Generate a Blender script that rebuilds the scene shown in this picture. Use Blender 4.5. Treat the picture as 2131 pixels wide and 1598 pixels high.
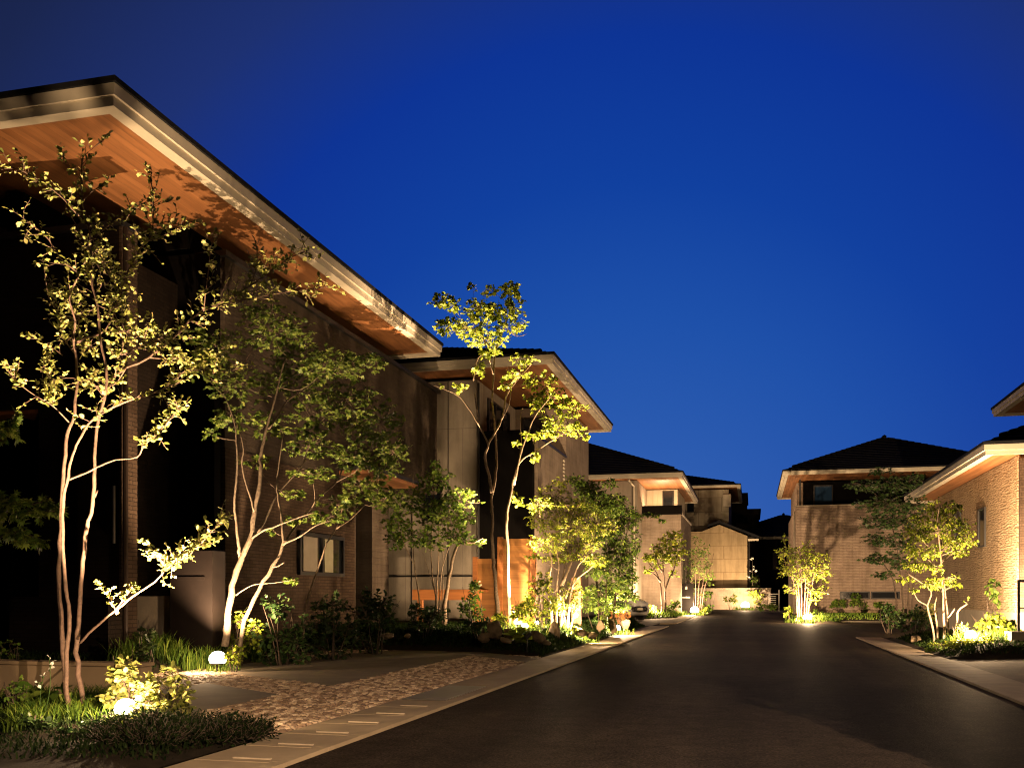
import bpy, math, random
import numpy as np
from mathutils import Vector, noise
for o in list(bpy.data.objects): bpy.data.objects.remove(o)
SC = bpy.context.scene
COL = SC.collection
H = 1.05; F = 2000.0; SA, CA = 0.24254, 0.97014      # eye height, focal length in photo pixels, yaw
# ---------------------------------------------------------------- camera
cd = bpy.data.cameras.new('camera'); cam = bpy.data.objects.new('camera', cd); COL.objects.link(cam)
cam.location = (0, 0, H); cam.rotation_euler = (math.radians(90), 0, math.atan2(SA, CA))
cd.sensor_width = 36; cd.lens = F/2131*36; cd.shift_y = (1240-799)/2131
cd.clip_start = .05; cd.clip_end = 900
SC.camera = cam
# ---------------------------------------------------------------- sky: last glow of dusk ahead of us, night behind
W = bpy.data.worlds.new('World'); SC.world = W; W.use_nodes = True
nt = W.node_tree; nt.nodes.clear()
def N(t, kind, **kw):
    n = t.nodes.new(kind)
    for k, v in kw.items(): setattr(n, k, v)
    return n
tc = N(nt, 'ShaderNodeTexCoord')
g = Vector((-SA, CA, 0)) + .12*Vector((CA, SA, 0)) + Vector((0, 0, .02)); g.normalize()
dt = N(nt, 'ShaderNodeVectorMath', operation='DOT_PRODUCT'); dt.inputs[1].default_value = g
nt.links.new(tc.outputs['Generated'], dt.inputs[0])
ac = N(nt, 'ShaderNodeMath', operation='ARCCOSINE'); nt.links.new(dt.outputs['Value'], ac.inputs[0])
mr = N(nt, 'ShaderNodeMath', operation='DIVIDE'); mr.inputs[1].default_value = math.radians(80)
nt.links.new(ac.outputs[0], mr.inputs[0])
rp = N(nt, 'ShaderNodeValToRGB'); nt.links.new(mr.outputs[0], rp.inputs[0])
def lin(c): return tuple(((v/255+.055)/1.055)**2.4 if v > 10 else v/255/12.92 for v in c)+(1,)
stops = [(0, (46, 98, 178)), (8, (36, 88, 174)), (15, (24, 78, 168)), (22, (10, 62, 158)), (29, (8, 50, 148)), (35, (27, 47, 112)), (42, (24, 36, 78)), (54, (8, 12, 30)), (80, (3, 4, 9))]
e = rp.color_ramp.elements
while len(e) < len(stops): e.new(.5)
for i, (a, c) in enumerate(stops): e[i].position = a/80; e[i].color = lin(c)
sky = N(nt, 'ShaderNodeTexSky'); sky.sky_type = 'NISHITA'; sky.sun_disc = False
sky.sun_elevation = math.radians(-4); sky.sun_rotation = math.radians(-8)
bg = N(nt, 'ShaderNodeBackground'); bg.inputs[1].default_value = 1.0
bg2 = N(nt, 'ShaderNodeBackground'); bg2.inputs[1].default_value = .05
ad = N(nt, 'ShaderNodeAddShader'); wo = N(nt, 'ShaderNodeOutputWorld')
nt.links.new(rp.outputs[0], bg.inputs[0]); nt.links.new(sky.outputs[0], bg2.inputs[0])
nt.links.new(bg.outputs[0], ad.inputs[0]); nt.links.new(bg2.outputs[0], ad.inputs[1]); nt.links.new(ad.outputs[0], wo.inputs[0])
vs = SC.view_settings; SC.display_settings.display_device = 'sRGB'
vs.view_transform = 'Standard'; vs.look = 'None'; vs.exposure = 0; vs.gamma = 1
SC.render.engine = 'CYCLES'
cy = SC.cycles; cy.pixel_filter_type = 'BLACKMAN_HARRIS'; cy.filter_width = 1.15; cy.use_denoising = True
try: cy.denoiser = 'OPENIMAGEDENOISE'; cy.denoising_input_passes = 'RGB_ALBEDO_NORMAL'
except Exception: pass
cy.max_bounces = 5; cy.diffuse_bounces = 3; cy.glossy_bounces = 2; cy.transmission_bounces = 3; cy.transparent_max_bounces = 4
cy.sample_clamp_indirect = 4; cy.sample_clamp_direct = 0; cy.use_light_tree = True; cy.caustics_reflective = False; cy.caustics_refractive = False
# ---------------------------------------------------------------- geometry helpers
def P(px, py, t):
    u = (px-1065.5)/F; v = (1240-py)/F
    return Vector((t*(-SA+u*CA), t*(CA+u*SA), H+t*v))
def G(px, py, z=0.):
    return P(px, py, (H-z)*F/(py-1240))
def PX(px, py, X):
    u = (px-1065.5)/F; return P(px, py, X/(-SA+u*CA))
def PY(px, py, Y):
    u = (px-1065.5)/F; return P(px, py, Y/(CA+u*SA))
OFF = {}
def tag(o, label=None, cat=None, group=None, kind=None):
    if label: o['label'] = label
    if cat: o['category'] = cat
    if group: o['group'] = group
    if kind: o['kind'] = kind
    return o
def thing(name, loc, label, cat, group=None):
    o = bpy.data.objects.new(name, None); COL.objects.link(o); o.location = loc; o.empty_display_size = .2
    OFF[o.name] = Vector(loc)
    return tag(o, label, cat, group)
def link_mesh(name, me, mat, parent=None):
    if isinstance(mat, (list, tuple)):
        for m in mat: me.materials.append(m)
    elif mat: me.materials.append(mat)
    o = bpy.data.objects.new(name, me); COL.objects.link(o)
    if parent is not None: o.parent = parent
    OFF[o.name] = OFF[parent.name] if parent is not None else Vector((0, 0, 0))
    return o
class MB:
    def __init__(s): s.v = []; s.f = []; s.m = []
    def face(s, pts, mi=0):
        b = len(s.v); s.v += [tuple(p) for p in pts]; s.f.append(tuple(range(b, b+len(pts)))); s.m.append(mi); return s
    def box(s, x0, x1, y0, y1, z0, z1, mi=0, bev=0.):
        if x0 > x1: x0, x1 = x1, x0
        if y0 > y1: y0, y1 = y1, y0
        b = len(s.v)
        if bev > 0:
            e = bev
            def ring(z, i): return [(x0+i, y0+i+0, z), (x1-i, y0+i, z), (x1-i, y1-i, z), (x0+i, y1-i, z)]
            R = [ring(z0, e), ring(z0+e, 0), ring(z1-e, 0), ring(z1, e)]
            for r in R: s.v += r
            for k in range(3):
                for i in range(4):
                    j = (i+1) % 4; s.f.append((b+4*k+i, b+4*k+j, b+4*k+4+j, b+4*k+4+i)); s.m.append(mi)
            s.f += [(b+3, b+2, b+1, b), (b+12, b+13, b+14, b+15)]; s.m += [mi, mi]
            return s
        s.v += [(x0, y0, z0), (x1, y0, z0), (x1, y1, z0), (x0, y1, z0), (x0, y0, z1), (x1, y0, z1), (x1, y1, z1), (x0, y1, z1)]
        for q in ((3, 2, 1, 0), (4, 5, 6, 7), (0, 1, 5, 4), (1, 2, 6, 5), (2, 3, 7, 6), (3, 0, 4, 7)):
            s.f.append(tuple(b+i for i in q)); s.m.append(mi)
        return s
    def prism(s, poly, z0, z1, mi=0):
        b = len(s.v); n = len(poly)
        s.v += [(p[0], p[1], z0) for p in poly] + [(p[0], p[1], z1) for p in poly]
        for i in range(n):
            j = (i+1) % n; s.f.append((b+i, b+j, b+n+j, b+n+i)); s.m.append(mi)
        s.f.append(tuple(b+n+i for i in range(n))); s.f.append(tuple(b+n-1-i for i in range(n))); s.m += [mi, mi]
        return s
    def prism_y(s, poly, y0, y1, mi=0):          # polygon in x,z extruded along y
        b = len(s.v); n = len(poly)
        s.v += [(p[0], y0, p[1]) for p in poly] + [(p[0], y1, p[1]) for p in poly]
        for i in range(n):
            j = (i+1) % n; s.f.append((b+i, b+n+i, b+n+j, b+j)); s.m.append(mi)
        s.f.append(tuple(b+i for i in range(n))); s.f.append(tuple(b+2*n-1-i for i in range(n))); s.m += [mi, mi]
        return s
    def tube(s, pts, rad, seg=8, mi=0, cap=True):
        pts = [Vector(p) for p in pts]; n = len(pts)
        if not isinstance(rad, (list, tuple)): rad = [rad]*n
        b = len(s.v); up = None
        for i, p in enumerate(pts):
            d = (pts[min(i+1, n-1)]-pts[max(i-1, 0)])
            d = d.normalized() if d.length > 1e-9 else Vector((0, 0, 1))
            if up is None: up = Vector((1, 0, 0)) if abs(d.x) < .8 else Vector((0, 1, 0))
            a = d.cross(up); a.normalize(); c = d.cross(a); up = c.cross(d) if False else up
            a2 = a; 
            for k in range(seg):
                an = 2*math.pi*k/seg
                q = p + (a2*math.cos(an)+c*math.sin(an))*rad[i]; s.v.append(tuple(q))
        for i in range(n-1):
            for k in range(seg):
                k2 = (k+1) % seg
                s.f.append((b+i*seg+k, b+i*seg+k2, b+(i+1)*seg+k2, b+(i+1)*seg+k)); s.m.append(mi)
        if cap:
            s.f.append(tuple(b+seg-1-k for k in range(seg))); s.f.append(tuple(b+(n-1)*seg+k for k in range(seg))); s.m += [mi, mi]
        return s
    def lathe(s, prof, c=(0, 0, 0), seg=16, mi=0):    # prof (r,z)
        b = len(s.v); n = len(prof)
        for r, z in prof:
            for k in range(seg):
                a = 2*math.pi*k/seg; s.v.append((c[0]+r*math.cos(a), c[1]+r*math.sin(a), c[2]+z))
        for i in range(n-1):
            for k in range(seg):
                k2 = (k+1) % seg; s.f.append((b+i*seg+k, b+i*seg+k2, b+(i+1)*seg+k2, b+(i+1)*seg+k)); s.m.append(mi)
        return s
    def build(s, name, mat, parent=None, smooth=False):
        me = bpy.data.meshes.new(name); off = OFF[parent.name] if parent is not None else Vector((0, 0, 0))
        me.from_pydata([(v[0]-off.x, v[1]-off.y, v[2]-off.z) for v in s.v], [], s.f)
        if any(s.m): me.polygons.foreach_set('material_index', s.m)
        if smooth: me.polygons.foreach_set('use_smooth', [True]*len(me.polygons))
        me.update()
        return link_mesh(name, me, mat, parent)
# ---------------------------------------------------------------- materials
def newmat(name):
    m = bpy.data.materials.new(name); m.use_nodes = True; t = m.node_tree; t.nodes.clear()
    out = N(t, 'ShaderNodeOutputMaterial'); b = N(t, 'ShaderNodeBsdfPrincipled'); t.links.new(b.outputs[0], out.inputs[0])
    return m, t, b, out
def c4(c): return tuple(c)+(1,)
def coords(t, scale=(1, 1, 1), wall=False):
    tc = N(t, 'ShaderNodeTexCoord'); ge = N(t, 'ShaderNodeNewGeometry')
    if wall:
        sx = N(t, 'ShaderNodeSeparateXYZ'); t.links.new(ge.outputs['Position'], sx.inputs[0])
        a = N(t, 'ShaderNodeMath', operation='ADD'); t.links.new(sx.outputs[0], a.inputs[0]); t.links.new(sx.outputs[1], a.inputs[1])
        cb = N(t, 'ShaderNodeCombineXYZ'); t.links.new(a.outputs[0], cb.inputs[0]); t.links.new(sx.outputs[2], cb.inputs[1])
        src = cb.outputs[0]
    else: src = ge.outputs['Position']
    mp = N(t, 'ShaderNodeMapping'); mp.inputs['Scale'].default_value = scale; t.links.new(src, mp.inputs[0])
    return mp.outputs[0]
def noise_n(t, vec, scale, detail=4, rough=.6):
    n = N(t, 'ShaderNodeTexNoise'); n.inputs['Scale'].default_value = scale; n.inputs['Detail'].default_value = detail
    n.inputs['Roughness'].default_value = rough; t.links.new(vec, n.inputs['Vector']); return n
def ramp(t, src, stops):
    r = N(t, 'ShaderNodeValToRGB'); e = r.color_ramp.elements
    while len(e) < len(stops): e.new(.5)
    for i, (p, c) in enumerate(stops): e[i].position = p; e[i].color = c4(c)
    t.links.new(src, r.inputs[0]); return r.outputs[0]
def bump(t, b, h, strength, dist):
    n = N(t, 'ShaderNodeBump'); n.inputs['Strength'].default_value = strength; n.inputs['Distance'].default_value = dist
    t.links.new(h, n.inputs['Height']); t.links.new(n.outputs[0], b.inputs['Normal']); return n
def mul(t, a, b_, fac=1.):
    m = N(t, 'ShaderNodeMix', data_type='RGBA', blend_type='MULTIPLY'); m.inputs[0].default_value = fac
    t.links.new(a, m.inputs[6]); t.links.new(b_, m.inputs[7]); return m.outputs[2]
def plain(name, col, rough=.7, metal=0., var=.25, scale=6, bmp=.15, bd=.01, spec=.4):
    m, t, b, _ = newmat(name); v = coords(t); n = noise_n(t, v, scale)
    c = ramp(t, n.outputs['Fac'], [(.25, [x*(1-var) for x in col]), (.75, [x*(1+var) for x in col])])
    t.links.new(c, b.inputs['Base Color']); b.inputs['Roughness'].default_value = rough; b.inputs['Metallic'].default_value = metal
    b.inputs['Specular IOR Level'].default_value = spec
    if bmp: 
        n2 = noise_n(t, v, scale*8, 3); bump(t, b, n2.outputs['Fac'], bmp, bd)
    return m
def brick(name, c1, c2, mortar, w, h, ms=.006, rough=.8, bstr=.6, bdist=.012, nz=0., var=.3):
    m, t, b, _ = newmat(name); v = coords(t, wall=True)
    br = N(t, 'ShaderNodeTexBrick'); t.links.new(v, br.inputs['Vector'])
    br.inputs['Scale'].default_value = 1; br.inputs['Brick Width'].default_value = w; br.inputs['Row Height'].default_value = h
    br.inputs['Mortar Size'].default_value = ms; br.inputs['Mortar Smooth'].default_value = .3
    br.inputs['Color1'].default_value = c4(c1); br.inputs['Color2'].default_value = c4(c2); br.inputs['Mortar'].default_value = c4(mortar)
    b.inputs['Specular IOR Level'].default_value = .08
    n = noise_n(t, v, 1.3, 5); c = ramp(t, n.outputs['Fac'], [(.25, (1-var,)*3), (.7, (1+var*.3,)*3)])
    ms_ = N(t, 'ShaderNodeMapping'); ms_.inputs['Scale'].default_value = (2.2, .22, 1); t.links.new(v, ms_.inputs[0])
    ns_ = noise_n(t, ms_.outputs[0], 1.5, 5, .7); cs_ = ramp(t, ns_.outputs['Fac'], [(.3, (.72, .70, .67)), (.55, (1, 1, 1))])
    t.links.new(mul(t, mul(t, br.outputs['Color'], c), cs_), b.inputs['Base Color']); b.inputs['Roughness'].default_value = rough
    n2 = noise_n(t, v, 30, 3)
    mx = N(t, 'ShaderNodeMath', operation='MULTIPLY_ADD'); mx.inputs[1].default_value = -1.
    t.links.new(br.outputs['Fac'], mx.inputs[0]); t.links.new(n2.outputs['Fac'], mx.inputs[2])
    h_ = mx.outputs[0]
    if nz:
        mp = N(t, 'ShaderNodeMapping'); mp.inputs['Scale'].default_value = (1.2, 7, 1); t.links.new(v, mp.inputs[0])
        n3 = noise_n(t, mp.outputs[0], 3.2, 3, .5)
        a = N(t, 'ShaderNodeMath', operation='MULTIPLY_ADD'); a.inputs[1].default_value = nz; t.links.new(n3.outputs['Fac'], a.inputs[0]); t.links.new(h_, a.inputs[2]); h_ = a.outputs[0]
    bump(t, b, h_, bstr, bdist)
    return m
def wood(name, col, axis=0, plank=.12, rough=.55, dark=.55):
    m, t, b, _ = newmat(name); sc = [6, 6, 6]; sc[axis] = .5
    v = coords(t, sc); n = noise_n(t, v, 1.6, 6, .65)
    c = ramp(t, n.outputs['Fac'], [(.2, [x*dark for x in col]), (.5, col), (.8, [min(1, x*1.35) for x in col])])
    ge = N(t, 'ShaderNodeNewGeometry'); sx = N(t, 'ShaderNodeSeparateXYZ'); t.links.new(ge.outputs['Position'], sx.inputs[0])
    other = {0: 1, 1: 0, 2: 0}[axis]
    if plank < 0: other = 2; plank = -plank
    md = N(t, 'ShaderNodeMath', operation='PINGPONG'); md.inputs[1].default_value = plank/2; t.links.new(sx.outputs[other], md.inputs[0])
    ln = N(t, 'ShaderNodeMath', operation='GREATER_THAN'); ln.inputs[1].default_value = .002; t.links.new(md.outputs[0], ln.inputs[0])
    cc = ramp(t, ln.outputs[0], [(0, (.45, .42, .4)), (1, (1, 1, 1))])
    dv = N(t, 'ShaderNodeMath', operation='DIVIDE'); dv.inputs[1].default_value = plank; t.links.new(sx.outputs[other], dv.inputs[0])
    fl = N(t, 'ShaderNodeMath', operation='FLOOR'); t.links.new(dv.outputs[0], fl.inputs[0])
    wn = N(t, 'ShaderNodeTexWhiteNoise'); wn.noise_dimensions = '1D'; t.links.new(fl.outputs[0], wn.inputs['W'])
    wc = ramp(t, wn.outputs['Value'], [(0, (.78, .74, .7)), (1, (1.12, 1.12, 1.12))])
    t.links.new(mul(t, mul(t, c, cc), wc), b.inputs['Base Color']); b.inputs['Roughness'].default_value = rough
    bump(t, b, ln.outputs[0], .3, .004)
    return m
def leafmat(name, c1, c2, trans=.35, rough=.5, spec=.3):
    m, t, b, out = newmat(name); v = coords(t); n = noise_n(t, v, 9, 2)
    at = N(t, 'ShaderNodeAttribute'); at.attribute_name = 'rnd'
    c = ramp(t, at.outputs['Fac'], [(0, c1), (.35, [c1[0]*.8+c2[0]*.2, c1[1]*.8+c2[1]*.2, c1[2]]), (.85, c2), (1, [c2[0]*1.3, c2[1]*1.1, c2[2]*1.4])])
    t.links.new(c, b.inputs['Base Color']); b.inputs['Roughness'].default_value = rough; b.inputs['Specular IOR Level'].default_value = spec
    tr = N(t, 'ShaderNodeBsdfTranslucent'); t.links.new(c, tr.inputs[0])
    mx = N(t, 'ShaderNodeMixShader'); mx.inputs[0].default_value = trans
    t.links.new(b.outputs[0], mx.inputs[1]); t.links.new(tr.outputs[0], mx.inputs[2]); t.links.new(mx.outputs[0], out.inputs[0])
    return m
def glass(name, col=(.01, .012, .015)):
    m, t, b, _ = newmat(name); b.inputs['Base Color'].default_value = c4(col); b.inputs['Roughness'].default_value = .04; b.inputs['Specular IOR Level'].default_value = .8
    return m
def emit(name, col, s):
    m = bpy.data.materials.new(name); m.use_nodes = True; t = m.node_tree; t.nodes.clear(); out = N(t, 'ShaderNodeOutputMaterial')
    e = N(t, 'ShaderNodeEmission'); e.inputs[0].default_value = c4(col); e.inputs[1].default_value = s; t.links.new(e.outputs[0], out.inputs[0]); return m
M = dict(
 roof=plain('roof tile', (.012, .012, .014), .85, bmp=.3, spec=.1),
 fascia=plain('cream fascia', (.52, .46, .36), .6, var=.12, scale=2, bmp=.05),
 trim_dark=plain('dark trim', (.012, .011, .011), .5, var=.1, bmp=0),
 brown_metal=plain('brown metal', (.035, .022, .016), .45, .3, var=.15, bmp=0),
 soffit_x=wood('cedar soffit', (.27, .115, .042), 1, .13),
 soffit_d=wood('dark cedar soffit', (.30, .11, .035), 1, .13),
 fence_wood=wood('cedar boards', (.38, .17, .05), 0, -.14),
 beam_wood=wood('cedar beam', (.42, .16, .05), 0, -.3),
 brick_brown=brick('brown brick tile', (.065, .042, .029), (.09, .06, .042), (.035, .025, .02), .22, .06),
 brick_shaded=brick('shaded brick tile', (.012, .008, .006), (.017, .012, .009), (.007, .005, .004), .22, .06),  # brick tile with the shade of unlit walls put into its colour
 stucco=brick('grey render panel', (.30, .26, .21), (.28, .245, .20), (.16, .14, .12), 1.8, 6.0, .008, bstr=.25, nz=.0, var=.25),
 stucco_rough=brick('rough stucco', (.24, .19, .15), (.22, .175, .135), (.2, .16, .12), .9, .15, .004, bstr=.6, nz=1.6, var=.35),
 tile_sand=brick('split face sand tile', (.42, .31, .20), (.37, .27, .17), (.30, .21, .12), .30, .06, .004, bstr=1.0, bdist=.03, nz=3.5, var=.25),
 tile_pink=brick('sandy brick tile', (.34, .26, .20), (.29, .215, .17), (.22, .16, .12), .30, .075, .005, bstr=.9, bdist=.02, nz=2.0, var=.25),
 siding=brick('pale siding', (.46, .41, .31), (.43, .38, .29), (.24, .2, .15), 3.2, 1.0, .02, bstr=.4, var=.15),
 siding_tan=brick('tan siding', (.33, .25, .15), (.31, .235, .14), (.2, .14, .08), 3.2, .9, .02, bstr=.4, var=.2),
 plinth=plain('concrete plinth', (.26, .22, .17), .85, var=.2, scale=3),
 conc=plain('concrete', (.30, .25, .19), .85, var=.22, scale=3, bmp=.2),
 conc_wall=plain('smooth plaster wall', (.42, .31, .19), .8, var=.12, scale=1.5, bmp=.08),
 bark=plain('pale bark', (.21, .155, .105), .8, var=.55, scale=24, bmp=.8, bd=.004),
 bark_mid=plain('dappled bark', (.115, .085, .058), .8, var=.6, scale=24, bmp=.8, bd=.004),
 bark_pink=plain('reddish bark', (.13, .082, .06), .75, var=.5, scale=24, bmp=.8, bd=.004),
 bark_dark=plain('dark bark', (.07, .05, .035), .85, var=.3, scale=14, bmp=.4, bd=.004),
 rock=plain('garden stone', (.15, .11, .065), .9, var=.5, scale=7, bmp=.7, bd=.02),
 soil=plain('dark soil', (.022, .017, .011), .95, var=.4, scale=9, bmp=.8, bd=.02, spec=.1),
 black=plain('black interior', (.004, .004, .004), .9, var=.1, bmp=0, spec=.05),
 black_screen_shade=plain('black cladding and shade', (.0035, .003, .0028), .8, var=.2, bmp=0, spec=.04),  # black of real screens, also shade put into recess walls
 stucco_dark=brick('dark rough stucco', (.078, .060, .046), (.066, .050, .038), (.06, .045, .034), .9, .15, .004, bstr=.7, nz=1.8, var=.45),
 gate_dark=plain('dark gate cladding', (.0045, .003, .0025), .6, var=.2, bmp=0, spec=.1),
 glass=glass('dark glass'), glass_blue=glass('sky painted glass', (.02, .05, .11)),  # blue pane: sky reflection put into its base colour
 curtain=plain('curtain', (.33, .30, .2), .9, var=.15, bmp=.1),
 leaf_sil=leafmat('camellia leaf', (.16, .19, .05), (.46, .46, .15)),
 leaf_maple=leafmat('maple leaf', (.05, .10, .014), (.19, .25, .045)),
 leaf_yel=leafmat('golden leaf', (.13, .20, .02), (.42, .48, .055)),
 leaf_green=leafmat('green leaf', (.05, .11, .018), (.20, .30, .045)),
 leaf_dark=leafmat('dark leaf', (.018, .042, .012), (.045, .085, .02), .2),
 leaf_black=leafmat('black green needle', (.006, .012, .004), (.016, .028, .008), .15, .8, .04),
 grass=leafmat('grass blade', (.05, .11, .015), (.15, .22, .03)),
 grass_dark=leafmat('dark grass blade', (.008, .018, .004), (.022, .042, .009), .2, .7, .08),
 flower=leafmat('white petal', (.6, .6, .55), (.8, .78, .7)),
 red_leaf=leafmat('red leaf', (.2, .08, .03), (.3, .16, .04)),
 steel=plain('brushed steel', (.35, .33, .3), .35, .8, var=.05, bmp=0),
 paint=plain('car paint', (.72, .70, .68), .3, .2, var=.02, bmp=0, spec=.6),
 rubber=plain('tyre rubber', (.01, .01, .01), .8, var=.1, bmp=0),
)
def mat_asphalt():
    m, t, b, _ = newmat('asphalt'); v = coords(t)
    n = noise_n(t, v, .35, 6, .65); n2 = noise_n(t, v, 48, 3, .8); n4 = noise_n(t, v, 6, 5, .7)
    c = ramp(t, n.outputs['Fac'], [(.32, (.027, .022, .018)), (.5, (.040, .032, .026)), (.68, (.055, .043, .035))])
    c2 = ramp(t, n2.outputs['Fac'], [(.36, (.35, .35, .35)), (.55, (1, 1, 1)), (.66, (1.5, 1.4, 1.3)), (.74, (4, 3.6, 3.2))])
    c3 = ramp(t, n4.outputs['Fac'], [(.35, (.7, .7, .7)), (.6, (1.1, 1.1, 1.1))])
    vo = N(t, 'ShaderNodeTexVoronoi'); vo.inputs['Scale'].default_value = 2.6; t.links.new(v, vo.inputs['Vector'])
    sp = ramp(t, vo.outputs['Distance'], [(.0, (7, 6, 5)), (.022, (1, 1, 1))])
    mw = N(t, 'ShaderNodeMapping'); mw.inputs['Scale'].default_value = (1.3, .07, 1); t.links.new(v, mw.inputs[0])
    nw = noise_n(t, mw.outputs[0], 1.2, 3, .5); cw = ramp(t, nw.outputs['Fac'], [(.38, (.72, .72, .72)), (.6, (1.15, 1.13, 1.1))])
    t.links.new(mul(t, mul(t, mul(t, mul(t, c, c2), c3), sp), cw), b.inputs['Base Color'])
    b.inputs['Roughness'].default_value = .7; b.inputs['Specular IOR Level'].default_value = .015
    bump(t, b, n2.outputs['Fac'], .8, .012); return m
def mat_stone():
    m, t, b, _ = newmat('small cube stone'); v = coords(t); n = noise_n(t, v, 60, 3)
    at = N(t, 'ShaderNodeAttribute'); at.attribute_name = 'rnd'
    c = ramp(t, at.outputs['Fac'], [(0, (.15, .095, .06)), (.35, (.32, .22, .145)), (.75, (.54, .41, .28)), (1, (.68, .54, .38))])
    g_ = ramp(t, n.outputs['Fac'], [(.3, (.7, .7, .7)), (.7, (1.15, 1.15, 1.15))])
    t.links.new(mul(t, c, g_), b.inputs['Base Color']); b.inputs['Roughness'].default_value = .7
    bump(t, b, n.outputs['Fac'], .5, .005); return m
def mat_cobble():
    m, t, b, _ = newmat('small cube stone paving'); v = coords(t)
    ns = noise_n(t, v, 3, 2); mxv = N(t, 'ShaderNodeMix', data_type='VECTOR'); mxv.inputs[0].default_value = .03
    t.links.new(v, mxv.inputs[4]); t.links.new(ns.outputs['Color'], mxv.inputs[5])
    vo = N(t, 'ShaderNodeTexVoronoi'); vo.inputs['Scale'].default_value = 10.5; vo.inputs['Randomness'].default_value = .45; t.links.new(mxv.outputs[1], vo.inputs['Vector'])
    ve = N(t, 'ShaderNodeTexVoronoi'); ve.feature = 'DISTANCE_TO_EDGE'; ve.inputs['Scale'].default_value = 10.5; ve.inputs['Randomness'].default_value = .45; t.links.new(mxv.outputs[1], ve.inputs['Vector'])
    c = ramp(t, vo.outputs['Color'], [(.1, (.16, .105, .07)), (.9, (.52, .39, .26))])
    e = ramp(t, ve.outputs['Distance'], [(.03, (.22, .2, .18)), (.12, (1, 1, 1))])
    t.links.new(mul(t, c, e), b.inputs['Base Color']); b.inputs['Roughness'].default_value = .75
    h = ramp(t, ve.outputs['Distance'], [(0, (0, 0, 0)), (.25, (1, 1, 1))]); bump(t, b, h, .9, .02); return m
M['asphalt'] = mat_asphalt(); M['cobble'] = mat_cobble(); M['stone'] = mat_stone()
M['slab'] = plain('exposed aggregate slab', (.17, .135, .10), .85, var=.25, scale=2, bmp=.5, bd=.01)
M['gutter_shaded'] = plain('shaded gutter concrete', (.16, .12, .085), .85, var=.3, scale=2.5, bmp=.3)  # same concrete, the right side's weaker light put into a darker colour
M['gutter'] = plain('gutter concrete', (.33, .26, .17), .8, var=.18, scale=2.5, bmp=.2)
M['joint'] = plain('pale joint mortar', (.42, .35, .25), .8)
M['mud'] = plain('bare brown ground', (.075, .05, .034), .9, var=.5, scale=1.3, bmp=.8, bd=.03)
# ================================================================ SETTING
def sheet(name, poly, z, mat, kind='structure'):
    m = MB(); m.face([(p[0], p[1], z) for p in poly]); o = m.build(name, mat); o['kind'] = kind; return o
def rise(y):                                    # the street climbs gently towards its far end
    k = min(1, max(0, (y-40)/26)); return .16*k*k*(3-2*k)
def strip(name, rows, mat, dz):                 # rows of (y, x0, x1)
    m = MB()
    for i in range(len(rows)-1):
        a, b = rows[i], rows[i+1]
        m.face([(a[1], a[0], rise(a[0])+dz), (a[2], a[0], rise(a[0])+dz), (b[2], b[0], rise(b[0])+dz), (b[1], b[0], rise(b[0])+dz)])
    o = m.build(name, mat); o['kind'] = 'structure'; return o
def gsheet():
    m = MB(); ys = [-30, 20, 40, 43, 46, 49, 52, 55, 58, 61, 66, 120, 400]; 
    for i in range(len(ys)-1):
        m.face([(-250, ys[i], rise(ys[i])-.02), (250, ys[i], rise(ys[i])-.02), (250, ys[i+1], rise(ys[i+1])-.02), (-250, ys[i+1], rise(ys[i+1])-.02)])
    o = m.build('ground', M['soil']); o['kind'] = 'structure'
gsheet()
XL, XLI, XR, XRI = -2.78, -3.43, 2.52, 3.12
ysr = [-12, 10, 20, 30, 38.5]
strip('road', [(y, XL, XR) for y in ysr] + [(38.6, XL, XR), (40, XL, 2.6), (43, -2.9, 1.9), (46, -2.9, 1.55), (49, -2.9, 1.5), (52, -2.8, 1.5), (55, -2.6, 1.5), (58, -2.4, 1.4), (61, -2.1, 1.3), (65.2, -2, 1.1)], M['asphalt'], .002)
sheet('side_street', [(2.5, 25.5), (40, 25.5), (40, 37.2), (2.5, 39.4)], .006, M['asphalt'])
# gutters: concrete units with open joints
def gutter(name, x0, x1, y0, y1, L=.6, mat='gutter'):
    m = MB(); y = y0; s = 1 if x1 > x0 else -1
    while y < y1-.01:
        ye = min(y+L, y1)
        m.box(x0+s*.0, x0+s*.10, y+.004, ye-.004, -.03, .03+rise(y))
        m.box(x0+s*.11, x1, y+.006, ye-.006, -.03, .022+rise(y), bev=.006)
        y = ye
    o = m.build(name, M[mat]); o['kind'] = 'structure'; return o
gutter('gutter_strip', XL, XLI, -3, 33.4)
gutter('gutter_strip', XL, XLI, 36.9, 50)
gutter('gutter_strip', XR, XRI, -3, 25.5, .6, 'gutter_shaded')
# lip plates / grating in the left gutter
m = MB()
for k in range(15):
    m.box(XL-.14, XLI+.06, 9.0+k*.1, 9.06+k*.1, .0235, .034)
tag(m.build('drain_grate', M['steel']), 'ribbed steel drain grating set in the left gutter beside the cobbles', 'drain grate')
for k in range(8):
    y = 4.9+k*.6; slots = MB(); slots.box(XL-.16, XL-.42, y-.012, y+.012, .0225, .031)
    tag(slots.build('joint_strip', M['joint']), ('nearest', 'second nearest', 'third nearest', 'fourth nearest', 'fifth nearest', 'sixth nearest', 'seventh nearest', 'farthest')[k]+' pale joint strip across the left gutter', 'joint strip', 'joint strips in the left gutter')
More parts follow.
